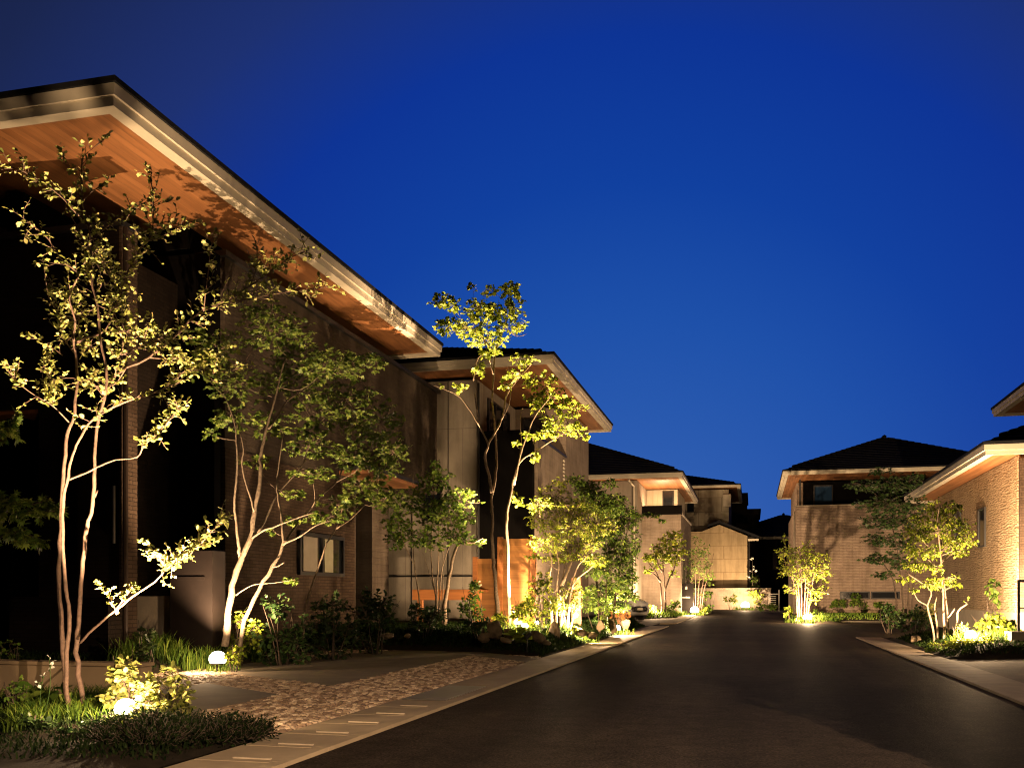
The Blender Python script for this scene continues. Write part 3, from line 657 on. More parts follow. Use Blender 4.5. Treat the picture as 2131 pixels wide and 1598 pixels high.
def leaf_mesh(name, pos, d, nrm, L, shape, mat, parent, rng, w=1.):
    """many leaves as one mesh: pos, axis d, normal nrm (n,3), lengths L (n,)"""
    tv, tf = SHAPES[shape]; tv = np.array(tv); n = len(pos)
    if n == 0: return None
    d = d/np.maximum(np.linalg.norm(d, axis=1, keepdims=True), 1e-9)
    s = np.cross(nrm, d); s /= np.maximum(np.linalg.norm(s, axis=1, keepdims=True), 1e-9); u = np.cross(d, s)
    off = OFF[parent.name] if parent is not None else Vector((0, 0, 0))
    V = pos[:, None, :] + L[:, None, None]*(tv[None, :, 0:1]*d[:, None, :] + tv[None, :, 1:2]*w*s[:, None, :] + tv[None, :, 2:3]*u[:, None, :])
    V = V.reshape(-1, 3)-np.array(off)
    k = len(tv); cnt = np.array([len(f) for f in tf]); flat = np.concatenate([np.array(f) for f in tf])
    loops = (flat[None, :]+(np.arange(n)*k)[:, None]).ravel()
    totals = np.tile(cnt, n); starts = np.concatenate([[0], np.cumsum(totals)[:-1]])
    me = bpy.data.meshes.new(name); me.vertices.add(len(V)); me.vertices.foreach_set('co', V.ravel().astype(np.float32))
    me.loops.add(len(loops)); me.loops.foreach_set('vertex_index', loops.astype(np.int32))
    me.polygons.add(len(totals)); me.polygons.foreach_set('loop_start', starts.astype(np.int32)); me.polygons.foreach_set('loop_total', totals.astype(np.int32))
    me.update(calc_edges=True)
    at = me.attributes.new('rnd', 'FLOAT', 'POINT'); at.data.foreach_set('value', np.repeat(rng.random(n), k).astype(np.float32))
    return link_mesh(name, me, mat, parent)
def smooth(pts, k=3):
    pts = [Vector(p) for p in pts]
    if len(pts) < 3: return pts
    out = []; q = [pts[0]*2-pts[1]]+pts+[pts[-1]*2-pts[-2]]
    for i in range(1, len(q)-2):
        for j in range(k):
            s = j/k; a, b, c, d = q[i-1], q[i], q[i+1], q[i+2]
            out.append(.5*((2*b)+(c-a)*s+(2*a-5*b+4*c-d)*s*s+(3*b-a-3*c+d)*s**3))
    out.append(pts[-1]); return out
MULT, LS = 2.2, .70
class Tree:
    def __init__(s, seed): s.rng = np.random.default_rng(seed); s.w = MB(); s.nodes = []; s.lp = []; s.ld = []; s.ln = []; s.ll = []
    def rv(s, a=1.): return Vector(s.rng.normal(0, a, 3))
    def limb(s, pts, r0, r1, seg=7, jit=.0, k=3):
        pts = smooth(pts, k)
        if jit: pts = [pts[0]]+[p+s.rv(jit) for p in pts[1:-1]]+[pts[-1]]
        n = len(pts); rr = [(r0+(r1-r0)*(i/(n-1))**.8)*(1+s.rng.uniform(-.11, .11)) for i in range(n)]
        if r0 > .008: pts = [pts[0]]+[p+s.rv(.22*r) for p, r in zip(pts[1:], rr[1:])]
        s.w.tube(pts, rr, seg); s.nodes += [(p, r) for p, r in zip(pts, rr)]; return pts, rr
    def leaf(s, p, d, L):
        s.lp.append(tuple(p)); s.ld.append(tuple(d)); n = Vector((0, 0, 1))+s.rv(.45); s.ln.append(tuple(n)); s.ll.append(L*(.55+.85*s.rng.random()))
    def twig(s, a, b, n, L, r=.004, start=.25, droop=0., upsweep=0.):
        a, b = Vector(a), Vector(b); m = (a+b)/2 + s.rv((b-a).length*.10) + Vector((0, 0, upsweep*(b-a).length))
        pts = smooth([a, m, b], 3); s.w.tube(pts, [r*1.3]+[r]*(len(pts)-2)+[r*.5], 4, cap=False)
        for i in range(n):
            f = start+(1-start)*(i+.5*s.rng.random())/max(n-1, 1); f = min(f, 1.); x = f*(len(pts)-1); j = min(int(x), len(pts)-2); q = pts[j].lerp(pts[j+1], x-j)
            ax = (pts[j+1]-pts[j]).normalized(); side = ax.cross(Vector((0, 0, 1))+s.rv(.4))
            if side.length < 1e-5: side = Vector((1, 0, 0))
            side.normalize(); side *= (1 if i % 2 else -1)
            if i == n-1: side *= .2
            s.leaf(q, ax*.6+side*.9+s.rv(.3)+Vector((0, 0, -droop)), L)
    def leafy(s, pts, start, step, tl, nl, L, r=.004, up=.5, droop=0.):
        """side twigs with leaves along a limb"""
        acc = 0; n = len(pts); i0 = int(start*(n-1))
        for i in range(i0, n-1):
            seg = (pts[i+1]-pts[i]); acc += seg.length
            while acc > step:
                acc -= step; q = pts[i].lerp(pts[i+1], s.rng.random()); ax = seg.normalized()
                d = (ax*.6+s.rv(.6)+Vector((0, 0, up*s.rng.random()))).normalized()*tl*(.5+.8*s.rng.random()); s.twig(q, q+d, nl, L, r, .2, droop)
        ax = (pts[-1]-pts[-2]).normalized(); s.twig(pts[-1], pts[-1]+ax*tl*.6, nl, L, r, .0, droop)
    def cluster(s, c, rx, rz, n, L, nl=8, r=.006, ry=None, droop=0., link=True, flat=False):
        c = Vector(c); ry = ry or (rx+rz)/2; best = None; n = int(n*MULT); L = L*LS
        if link and s.nodes:
            for p, rr in s.nodes:
                dd = (p-c).length + (1.2*max(0, p.z-c.z)) - .4*min(1.5, max(0, c.z-p.z)) 
                if best is None or dd < best[0]: best = (dd, p, rr)
            a = best[1]; m = a.lerp(c, .5)+s.rv(.08*(c-a).length)+Vector((0, 0, -.08*(c-a).length))
            s.limb([a, m, c], min(best[2]*.8, r*2.0), r*.8, 5)
        hub = [c]
        for k in range(max(2, n//(nl*5))):
            e = c+Vector((s.rng.uniform(-1, 1)*rx*.6, s.rng.uniform(-1, 1)*ry*.6, s.rng.uniform(-1, 1)*rz*.6)); s.w.tube(smooth([c, c.lerp(e, .5)+s.rv(.05*rx), e], 2), [r*.8, r*.7, r*.6, r*.5, r*.45][:5], 4, cap=False); hub.append(e)
        for k in range(max(1, n//nl)):
            while True:
                q = s.rng.uniform(-1, 1, 3)
                if (q*q).sum() < 1: break
            e = c+Vector((q[0]*rx, q[1]*ry, q[2]*rz)); h = min(hub, key=lambda z: (z-e).length+.2*s.rng.random()*rx)
            a = h.lerp(e, .1) if s.rng.random() < .6 else c.lerp(e, s.rng.uniform(.2, .5))
            if flat: a.z = a.z*.4+e.z*.6
            s.twig(a, e, nl, L, r*.45, .25, droop)
    def finish(s, name, label, cat, group, base, bark, leafm, shape, w=1., gap=None):
        t = thing(name, base, label, cat, group)
        s.w.build('trunk', M[bark], t, smooth=True)
        leaf_mesh('crown', np.array(s.lp), np.array(s.ld), np.array(s.ln), np.array(s.ll), shape, M[leafm], t, s.rng, w)
        return t
def pxl(l, t0, dt=0., h=None):
    n = len(l); return [P(a, b, t0+dt*i/max(1, n-1)) for i, (a, b) in enumerate(l)]
# ================================================================ FOREGROUND TREE
T = Tree(11)
tb = 7.9
def L_(pts, r0, r1, t=tb, dt=0., **k): return T.limb(pxl(pts, t, dt), r0*.8, r1*.8, **k)[0]
A = L_([(148, 1500), (137, 1420), (133, 1375), (129, 1320), (125, 1270), (123, 1200), (125, 1130), (128, 1050), (133, 970), (140, 905), (155, 860), (160, 790), (158, 740), (150, 700)], .030, .014, 7.9, .15)
A1 = L_([(158, 740), (153, 705), (156, 668), (148, 640), (145, 619), (155, 590), (163, 574), (152, 560), (128, 540), (112, 515), (98, 495), (70, 470), (45, 452)], .013, .004, 8.05, -.6)
B = L_([(145, 1500), (138, 1395), (144, 1280), (137, 1225), (131, 1140), (131, 1047), (139, 1005), (145, 968), (154, 938), (169, 908), (191, 874), (225, 852), (270, 833), (319, 818), (345, 806), (372, 795)], .024, .007, 7.82, -.3)
Cc = L_([(143, 998), (180, 983), (210, 968), (240, 957), (285, 951), (300, 927), (330, 900), (355, 870), (378, 848)], .012, .004, 7.85, -.5)
D = L_([(171, 1489), (168, 1430), (159, 1355), (163, 1300), (168, 1240), (173, 1170), (180, 1096), (188, 1069), (196, 1013), (197, 975), (199, 900), (206, 870), (221, 810), (220, 758), (210, 713), (203, 638), (191, 582), (190, 525), (184, 473), (171, 420), (169, 375), (171, 330)], .030, .006, 8.0, -.2)
E = L_([(206, 870), (213, 835), (225, 806), (240, 782), (263, 765), (300, 750), (330, 728), (360, 705), (387, 675), (413, 653), (443, 638), (488, 615), (518, 597), (556, 570), (597, 540), (640, 522)], .020, .005, 8.0, .9)
E2 = L_([(424, 648), (428, 608), (434, 560), (438, 520), (445, 495)], .008, .003, 8.5, -.2)
E3 = L_([(443, 638), (490, 628), (533, 619), (597, 608), (650, 602), (688, 596)], .009, .003, 8.5, .5)
E4 = L_([(520, 597), (530, 570), (536, 535), (535, 520)], .006, .003, 8.7, 0)
Fb = L_([(158, 712), (188, 701), (215, 690), (232, 665), (242, 641), (250, 608), (270, 559), (297, 510), (317, 477), (319, 413), (314, 372)], .013, .004, 8.05, -.4)
F2 = L_([(317, 477), (345, 462), (385, 470)], .006, .003, 7.7, -.2); F3 = L_([(300, 505), (340, 490), (380, 475)], .005, .002, 7.7, .2); F4 = L_([(297, 510), (285, 478)], .004, .002, 7.7)
Gb = L_([(191, 500), (225, 470), (262, 440), (292, 427)], .008, .003, 7.85, .3)
I1 = L_([(171, 420), (190, 400), (207, 390), (221, 379)], .005, .002, 7.8); I2 = L_([(175, 458), (150, 435), (131, 413), (94, 383), (50, 358), (15, 345)], .009, .003, 7.8, -.4)
I3 = L_([(169, 375), (148, 350), (130, 322)], .004, .002, 7.8); I4 = L_([(171, 330), (180, 320), (205, 300)], .004, .002, 7.8)
L1 = L_([(143, 878), (128, 862), (109, 844), (78, 826), (49, 806), (28, 785), (15, 769)], .008, .003, 7.9, -.5); L2 = L_([(109, 844), (102, 825), (96, 808)], .004, .002, 7.8)
L3 = L_([(158, 740), (130, 700), (125, 670), (112, 630), (108, 600)], .007, .003, 8.1, .5); L4 = L_([(130, 740), (105, 720), (75, 705)], .004, .002, 8.2)
K1 = L_([(200, 640), (160, 655), (140, 600)], .005, .002, 8.0)
N1 = L_([(263, 765), (238, 800), (205, 803), (190, 800)], .007, .003, 8.0, .3); N2 = L_([(250, 608), (235, 585), (215, 545), (205, 520)], .006, .003, 8.0, .3)
O1 = L_([(240, 782), (245, 745), (262, 735), (310, 713), (340, 700)], .007, .003, 7.9, -.4); O2 = L_([(345, 806), (380, 775), (420, 770), (465, 772), (500, 768)], .007, .003, 7.8, .4)
Dr = L_([(167, 1337), (195, 1307), (240, 1269), (284, 1236), (322, 1210), (356, 1176), (404, 1146), (438, 1108), (466, 1082)], .015, .004, 7.9, -.5)
Dr2 = L_([(240, 1269), (233, 1250), (222, 1236), (206, 1219)], .005, .002, 7.75)
Dr3 = L_([(240, 1269), (262, 1240), (272, 1228)], .005, .002, 7.75); Dr4 = L_([(356, 1176), (340, 1160), (305, 1135)], .005, .002, 7.6)
D5 = L_([(196, 1035), (203, 1020)], .012, .009, 7.95)
LL = .040
for pts, st, step, tl, nl in ((A1, .25, .045, .16, 5), (B, .62, .05, .15, 5), (Cc, .62, .022, .13, 6), (D, .72, .035, .15, 5), (E, .38, .03, .16, 5), (E2, .2, .03, .12, 5), (E3, .1, .03, .12, 5), (E4, .1, .035, .12, 5),
    (Fb, .3, .028, .15, 5), (F2, 0, .04, .1, 4), (F3, 0, .04, .1, 4), (F4, 0, .05, .1, 4), (Gb, .1, .04, .14, 5), (I1, .2, .05, .1, 4), (I2, .15, .03, .13, 5), (I3, .3, .04, .1, 4), (I4, .3, .04, .1, 4), (L1, .3, .035, .13, 5), (L2, 0, .03, .1, 5),
    (L3, .1, .03, .14, 5), (L4, 0, .04, .12, 5), (K1, .2, .05, .12, 4), (N1, .1, .05, .12, 5), (N2, .1, .04, .13, 5), (O1, .1, .025, .14, 5), (O2, .1, .02, .15, 5), (Dr, .58, .016, .12, 6), (Dr2, .1, .03, .08, 5), (Dr3, .2, .025, .10, 5), (Dr4, .0, .03, .08, 5)):
    T.leafy(pts, st, step*.8, tl, nl, LL, .0028)
for (x, y, rx, ry, n) in ((190, 790, 60, 40, 70), (165, 660, 55, 35, 60), (235, 640, 45, 35, 80), (260, 690, 50, 35, 80), (190, 720, 45, 30, 60), (210, 565, 55, 35, 60), (190, 520, 45, 35, 60), (360, 745, 45, 28, 90), (430, 742, 40, 25, 80), (110, 790, 45, 30, 60), (95, 760, 30, 20, 25), (140, 620, 35, 40, 40), (300, 670, 25, 30, 30), (90, 545, 20, 25, 12), (120, 400, 40, 25, 30), (560, 545, 45, 25, 60), (480, 720, 20, 12, 20)):
    T.cluster(P(x, y, 8.0+T.rng.uniform(-.35, .5)), rx*8/F, ry*8/F, int(n*.8), LL*1.3, 5, .004)
T.finish('garden_tree', 'slender several stemmed tree with small pale leaves in front at left', 'tree', 'lit garden trees', P(150, 1500, 7.9), 'bark_pink', 'leaf_sil', 'oval', .95)
# ---- maple 
T = Tree(21); s = 14.0
def LM(pts, r0, r1, t=14., dt=0., **k): return T.limb(pxl(pts, t, dt), r0*.78, r1*.8, **k)[0]
a = [(468, 1345), (476, 1276), (485, 1220), (497, 1173), (521, 1123), (528, 1068), (537, 1023), (544, 974), (541, 950), (552, 905), (559, 875), (572, 835), (582, 790), (595, 740)]
LM(a, .075, .012, 14, .3)
LM([(500, 1160), (497, 1140), (494, 1109), (489, 1060), (488, 1038), (494, 979), (492, 930), (490, 890), (480, 855), (470, 830)], .035, .009, 14.1, -.4)
LM([(529, 1065), (522, 1035), (512, 1009), (503, 965), (507, 935), (500, 905), (492, 880)], .022, .008, 14.1, -.2)
LM([(521, 1123), (545, 1105), (568, 1097), (615, 1079), (655, 1066)], .025, .008, 14.1, -.7)
LM([(537, 1109), (553, 1079), (573, 1035), (591, 1012), (626, 972), (650, 925), (665, 880)], .025, .007, 14.2, .9)
LM([(559, 892), (581, 862), (597, 835), (638, 808), (670, 780)], .018, .007, 14.2, .7)
LM([(500, 1345), (509, 1291), (538, 1229), (568, 1179), (588, 1138), (588, 1100), (585, 1068), (580, 1040), (576, 1009), (582, 959), (590, 900)], .05, .01, 14, .5)
LM([(589, 1134), (612, 1100), (638, 1068), (668, 1032), (700, 1003), (712, 975), (725, 930), (760, 900)], .026, .007, 14.1, 1.4)
LM([(590, 1132), (626, 1115), (656, 1094), (690, 1082)], .018, .006, 14, -.5)
LM([(491, 1238), (526, 1217), (568, 1213), (615, 1206)], .014, .004, 14, -.3); LM([(566, 1180), (578, 1178), (592, 1170)], .012, .008, 14, -.2)
cl = [(450, 720, 70, 45, 500), (570, 690, 90, 55, 800), (690, 760, 90, 45, 700), (500, 800, 80, 50, 500), (610, 800, 80, 50, 650), (720, 830, 80, 50, 600), (790, 880, 55, 60, 500), (560, 880, 60, 40, 350), (650, 920, 70, 40, 450), (740, 950, 70, 40, 450), (420, 760, 45, 40, 200), (480, 870, 45, 40, 250), (610, 740, 70, 40, 400), (800, 970, 45, 35, 250), (440, 900, 30, 20, 60), (530, 960, 50, 20, 120), (650, 985, 60, 20, 200), (610, 1030, 40, 14, 110),
      (680, 1078, 60, 16, 260), (610, 1085, 30, 14, 100), (610, 1205, 30, 10, 70), (700, 1040, 50, 20, 150), (570, 1105, 20, 12, 30), (760, 760, 50, 30, 200), (400, 700, 35, 25, 60), (660, 860, 60, 40, 350), (545, 640, 60, 20, 150)]
for (x, y, rx, ry, n) in cl:
    tt = 14.2+T.rng.uniform(-.6, 1.1); T.cluster(P(x, y, tt), rx*tt/F, ry*tt/F*.9, int(n*.58), .072, 7, .004, droop=.35, flat=True)
T.finish('maple_tree', 'tall leaning two trunk maple with dense green leaves beside the gate post lamp', 'tree', 'lit garden trees', P(476, 1345, 14), 'bark_mid', 'leaf_maple', 'palm')
T = Tree(22)
T.limb(pxl([(632, 1330), (635, 1276), (648, 1220), (668, 1165), (680, 1130), (700, 1100), (712, 1060), (735, 1020), (770, 990)], 15.5, 1.), .022, .007); T.limb(pxl([(700, 1100), (730, 1080), (760, 1050)], 15.6, .3), .01, .005)
for (x, y, rx, ry, n) in ((760, 1010, 60, 30, 220), (800, 1040, 50, 25, 180), (720, 1055, 40, 20, 90), (820, 940, 40, 40, 150), (745, 880, 50, 40, 150)): T.cluster(P(x, y, 16.3), rx*16.3/F, ry*16.3/F, n, .085, 6, .005, droop=.3)
T.finish('maple_tree', 'thin leaning young maple trunk in front of the house window, dim foliage', 'tree', 'lit garden trees', P(632, 1330, 15.5), 'bark', 'leaf_maple', 'palm')
# ---- maple reaching in at far left
T = Tree(23); tt = 9.0
T.limb(pxl([(-60, 1420), (-70, 1200), (-60, 1000), (-50, 860)], tt, 0), .05, .02)
for l in ([(-60, 1090), (-10, 1068), (60, 1064), (115, 1063)], [(-62, 1160), (0, 1118), (50, 1110), (88, 1128)], [(-55, 950), (0, 905), (30, 880)], [(-60, 1060), (0, 1045), (50, 1052), (90, 1043)]):
    q = T.limb(pxl(l, tt, -.3), .012, .004)[0]; T.leafy(q, .2, .03, .12, 5, .07, .003, .1, .4)
for (x, y, rx, ry, n) in ((20, 1050, 35, 12, 90), (70, 1066, 40, 9, 60), (30, 1110, 40, 12, 80), (15, 890, 25, 22, 80), (80, 1125, 25, 8, 30)): T.cluster(P(x, y, tt-.3), rx*tt/F, ry*tt/F, int(n*.45), .07, 6, .003, droop=.4)
T.finish('maple_tree', 'dim maple reaching in from the left edge with flat leaf sprays', 'tree', 'lit garden trees', P(-60, 1440, tt), 'bark_dark', 'leaf_maple', 'palm')
# ---- tall golden tree
T = Tree(31); tt = 19.3
def LT(pts, r0, r1, t=tt, dt=0.): return T.limb(pxl(pts, t, dt), r0, r1)[0]
LT([(1040, 1325), (1036, 1259), (1031, 1217), (1028, 1180), (1026, 1148), (1024, 1110), (1025, 1075), (1022, 1040), (1031, 996), (1025, 1017), (1033, 967), (1030, 892), (1024, 835), (1027, 779), (1031, 735), (1044, 695), (1060, 651), (1064, 601)][:8]+[(1029, 1005), (1033, 967), (1031, 892), (1024, 835), (1027, 779), (1031, 735), (1044, 695), (1060, 651), (1064, 601)], .046, .01, tt, .4)
LT([(1024, 1025), (1018, 990), (1010, 961), (1011, 940), (1016, 925), (1000, 889), (992, 850), (988, 820)], .034, .012, tt, -.2)
LT([(1016, 925), (1030, 900), (1044, 873), (1053, 826), (1066, 804), (1085, 780), (1110, 754)], .026, .008, tt, .5)
LT([(1044, 873), (1060, 840), (1062, 800), (1058, 760)], .012, .006, tt, .2)
LT([(1000, 889), (975, 848), (953, 823), (925, 810), (902, 802)], .018, .006, tt, -.4)
LT([(985, 792), (988, 770), (995, 745), (1019, 729)], .014, .008, tt, 0); LT([(1027, 779), (1010, 720), (995, 660), (985, 620)], .014, .006, tt, .2)
LT([(1031, 735), (1000, 700), (960, 670), (935, 640)], .014, .006, tt, .3); LT([(1050, 680), (1075, 700), (1095, 695)], .01, .005, tt, 0)
for (x, y, rx, ry, n) in ((1062, 605, 30, 16, 130), (1025, 605, 25, 10, 60), (915, 625, 28, 14, 90), (940, 635, 20, 16, 80), (1000, 640, 42, 22, 210), (935, 680, 30, 20, 170), (985, 680, 45, 25, 250), (1040, 650, 35, 22, 180), (1070, 640, 22, 30, 120), (1015, 705, 45, 20, 220), (1060, 680, 40, 14, 110), (1085, 683, 18, 7, 30), (1022, 735, 30, 12, 80), (1000, 770, 15, 15, 50), (955, 806, 22, 10, 45), (925, 803, 10, 4, 10), (1050, 800, 15, 10, 30), (1075, 780, 30, 14, 70), (1075, 750, 20, 14, 50), (1105, 750, 15, 8, 25), (985, 600, 12, 8, 20)):
    t2 = tt+T.rng.uniform(-.35, .5); T.cluster(P(x, y, t2), rx*1.1*t2/F, ry*1.15*t2/F, int(n*.75), .088, 6, .004, droop=.15)
T.finish('garden_tree', 'tallest pale trunked tree with golden crown against the sky in the centre', 'tree', 'lit garden trees', P(1040, 1325, tt), 'bark', 'leaf_yel', 'round', 1.1)
T = Tree(32); tt = 20.6
def LT(pts, r0, r1, t=tt, dt=0.): return T.limb(pxl(pts, t, dt), r0, r1)[0]
LT([(1062, 1310), (1058, 1200), (1055, 1111), (1055, 1067), (1064, 1030), (1068, 1000), (1078, 970), (1088, 955), (1110, 942), (1135, 925), (1160, 910), (1180, 895)], .038, .01, tt, .3)
LT([(1070, 1010), (1082, 950), (1100, 898), (1113, 867), (1132, 842), (1150, 820)], .022, .008, tt, -.2); LT([(1080, 962), (1085, 920), (1083, 870), (1086, 850)], .012, .005, tt, .2)
for (x, y, rx, ry, n) in ((1125, 795, 40, 20, 150), (1150, 830, 40, 22, 180), (1115, 840, 28, 22, 120), (1185, 850, 38, 18, 140), (1160, 880, 40, 20, 160), (1195, 895, 30, 14, 80), (1145, 905, 22, 10, 50), (1108, 905, 25, 12, 70), (1112, 952, 16, 9, 40), (1215, 908, 14, 6, 20), (1075, 925, 10, 8, 20), (1080, 1040, 14, 16, 40)):
    t2 = tt+T.rng.uniform(-.35, .5); T.cluster(P(x, y, t2), rx*1.1*t2/F, ry*1.15*t2/F, int(n*.75), .088, 6, .004, droop=.15)
T.finish('garden_tree', 'shorter forked golden leaved tree just right of the tallest centre tree', 'tree', 'lit garden trees', P(1062, 1310, tt), 'bark', 'leaf_yel', 'round', 1.1)
# ---- multi stemmed green tree
T = Tree(41); tt = 20.8
for l, r in (([(875, 1310), (873, 1253), (868, 1215), (862, 1170), (858, 1100), (859, 1038), (860, 988)], .02), ([(860, 1172), (844, 1138), (829, 1091), (822, 1060)], .013), ([(907, 1310), (907, 1244), (900, 1200), (897, 1138), (900, 1080), (903, 1020), (905, 985)], .02),
             ([(910, 1300), (909, 1229), (912, 1180), (913, 1126), (914, 1053), (925, 1000)], .02), ([(912, 1300), (918, 1200), (930, 1150), (950, 1100), (965, 1065)], .016), ([(920, 1300), (922, 1220), (922, 1156), (935, 1090)], .012), ([(907, 1240), (890, 1180), (880, 1150)], .01)):
    T.limb(pxl(l, tt+T.rng.uniform(-.3, .3), T.rng.uniform(-.2, .3)), r, r*.3)
T.limb(pxl([(925, 1310), (928, 1240), (938, 1185), (952, 1135), (985, 1128), (1005, 1120)], tt, -.4), .055, .015)
for (x, y, rx, ry, n) in ((860, 1040, 38, 35, 260), (905, 1000, 45, 28, 260), (950, 1040, 42, 28, 260), (915, 1075, 60, 40, 500), (965, 1080, 28, 22, 160), (830, 1080, 40, 40, 300), (950, 1115, 40, 20, 180), (855, 1120, 45, 25, 200), (972, 1028, 20, 10, 60), (900, 1130, 40, 20, 120), (985, 1130, 35, 8, 70), (1000, 1045, 8, 5, 10), (820, 1125, 25, 20, 100), (905, 965, 12, 12, 30)):
    t2 = tt+T.rng.uniform(-.4, .5); T.cluster(P(x, y, t2), rx*t2/F, ry*t2/F, int(n*.8), .085, 6, .006, droop=.1)
T.finish('garden_tree', 'many stemmed bright green tree in front of the black opening and timber deck', 'tree', 'lit garden trees', P(907, 1310, tt), 'bark', 'leaf_green', 'round', 1.05)
# ---- bushy trees right of the fence
T = Tree(51); tt = 21.5
for l in ([(1168, 1330), (1165, 1245), (1168, 1217), (1180, 1160), (1185, 1100)], [(1158, 1330), (1158, 1240), (1160, 1217), (1163, 1169), (1150, 1120)], [(1165, 1330), (1173, 1259), (1194, 1203), (1205, 1175), (1230, 1150)], [(1150, 1320), (1143, 1210), (1148, 1164), (1130, 1110)], [(1170, 1217), (1195, 1160), (1215, 1130)], [(1180, 1310), (1192, 1220), (1225, 1185), (1250, 1160)]):
    T.limb(pxl(l, tt+T.rng.uniform(-.3, .3), T.rng.uniform(-.3, .5)), .035, .01)
for (x, y, rx, ry, n) in ((1150, 1035, 45, 30, 300), (1190, 1060, 60, 30, 450), (1130, 1080, 40, 30, 260), (1180, 1100, 60, 30, 480), (1240, 1090, 50, 35, 400), (1140, 1130, 45, 25, 260), (1205, 1135, 55, 22, 330), (1170, 1160, 60, 10, 260), (1110, 1155, 20, 10, 60), (1240, 1165, 30, 15, 120), (1200, 1053, 60, 6, 120), (1120, 1050, 30, 20, 120), (1170, 1005, 25, 14, 70)):
    t2 = tt+T.rng.uniform(-.6, .6); T.cluster(P(x, y, t2), rx*t2/F, ry*t2/F, int(n*.9), .095, 6, .007, droop=.25)
T.finish('garden_tree', 'bushy yellow green tree with curved stems right of the cedar fence', 'tree', 'lit garden trees', P(1165, 1330, tt), 'bark', 'leaf_yel', 'long', 1.6)
T = Tree(52); tt = 25.0
for l in ([(1262, 1300), (1262, 1220), (1268, 1140), (1265, 1060)], [(1275, 1300), (1285, 1210), (1300, 1130), (1310, 1080)], [(1255, 1300), (1240, 1200), (1225, 1120), (1220, 1050)]): T.limb(pxl(l, tt, .3), .04, .01)
for (x, y, rx, ry, n) in ((1225, 1020, 32, 22, 300), (1265, 1050, 50, 28, 480), (1300, 1080, 36, 30, 320), (1255, 1110, 50, 35, 500), (1290, 1150, 40, 35, 420), (1250, 1180, 40, 30, 350), (1290, 1210, 38, 28, 300), (1255, 1235, 45, 25, 300), (1310, 1240, 22, 14, 90), (1325, 1070, 20, 6, 50), (1355, 1072, 22, 5, 50), (1378, 1082, 12, 4, 20), (1240, 1045, 30, 20, 150), (1322, 1130, 14, 30, 80), (1200, 1000, 25, 14, 80), (1270, 1005, 16, 10, 40), (1230, 1255, 34, 18, 150), (1285, 1262, 30, 14, 120), (1310, 1190, 20, 30, 120)):
    t2 = tt+T.rng.uniform(-.7, .7); T.cluster(P(x, y, t2), rx*t2/F, ry*t2/F, int(n*1.45), .12, 6, .006, droop=.3)
T.finish('garden_tree', 'dense narrow leaved evergreen tree left of the parked car', 'tree', 'lit garden trees', P(1262, 1300, tt), 'bark_dark', 'leaf_green', 'long', 1.5)
# ---- small spreading tree beyond the car
def small_tree(seed, tt, stems, r, cl, L, label, bark='bark', leafm='leaf_yel', shape='round', w=1.1, droop=.1, k=.8, jd=.4, flat=False, name='garden_tree'):
    T = Tree(seed)
    for l in stems: T.limb(pxl(l, tt+T.rng.uniform(-jd, jd)*.4, T.rng.uniform(-jd, jd)), r*.6, r*.2, 6)
    for (x, y, rx, ry, n) in cl:
        t2 = tt+T.rng.uniform(-jd, jd)*1.3; T.cluster(P(x, y, t2), rx*1.2*t2/F, ry*1.2*t2/F, int(n*k*1.3), L*.85, 5, r*.16, droop=droop, flat=flat)
    b = stems[0][0]; return T.finish(name, label, 'tree', 'lit garden trees', P(b[0], b[1], tt), bark, leafm, shape, w)
small_tree(61, 46, [[(1378, 1285), (1376, 1240), (1374, 1215), (1365, 1190), (1350, 1170), (1340, 1150)], [(1386, 1285), (1384, 1240), (1382, 1210), (1380, 1180), (1378, 1140)], [(1384, 1230), (1392, 1205), (1402, 1185), (1408, 1160)], [(1375, 1210), (1362, 1195), (1348, 1187)], [(1379, 1190), (1368, 1165), (1375, 1120)]], .09,
    [(1365, 1160, 22, 12, 110), (1395, 1120, 22, 14, 110), (1375, 1140, 22, 12, 90), (1405, 1140, 20, 14, 110), (1400, 1165, 22, 12, 90), (1350, 1162, 14, 7, 40), (1348, 1187, 14, 5, 35), (1420, 1150, 12, 7, 40), (1370, 1175, 15, 8, 40), (1410, 1110, 12, 8, 35), (1385, 1155, 24, 14, 70), (1400, 1195, 12, 7, 25), (1425, 1130, 9, 5, 20)], .17, 'small spreading tree with pale forked trunks beyond the parked car', bark='bark_pink')
small_tree(62, 51, [[(x0, 1272), (x0+d*.3, 1230), (x0+d, 1190), (x0+d*1.6, 1150)] for x0, d in ((1438, -8), (1442, -3), (1447, 1), (1452, 5), (1456, 12), (1460, 16))], .045,
    [(1440, 1185, 16, 14, 80), (1455, 1170, 22, 16, 110), (1470, 1195, 20, 12, 90), (1445, 1150, 16, 14, 70), (1465, 1145, 14, 16, 60), (1450, 1120, 12, 12, 35), (1475, 1175, 10, 10, 35), (1440, 1215, 12, 8, 30), (1475, 1215, 10, 8, 30), (1455, 1235, 18, 10, 50), (1435, 1200, 10, 10, 35)], .17, 'straight many stemmed tree rising behind the far lamp by the mailbox pillar', bark='bark_pink', leafm='leaf_green', shape='long', w=1.7)
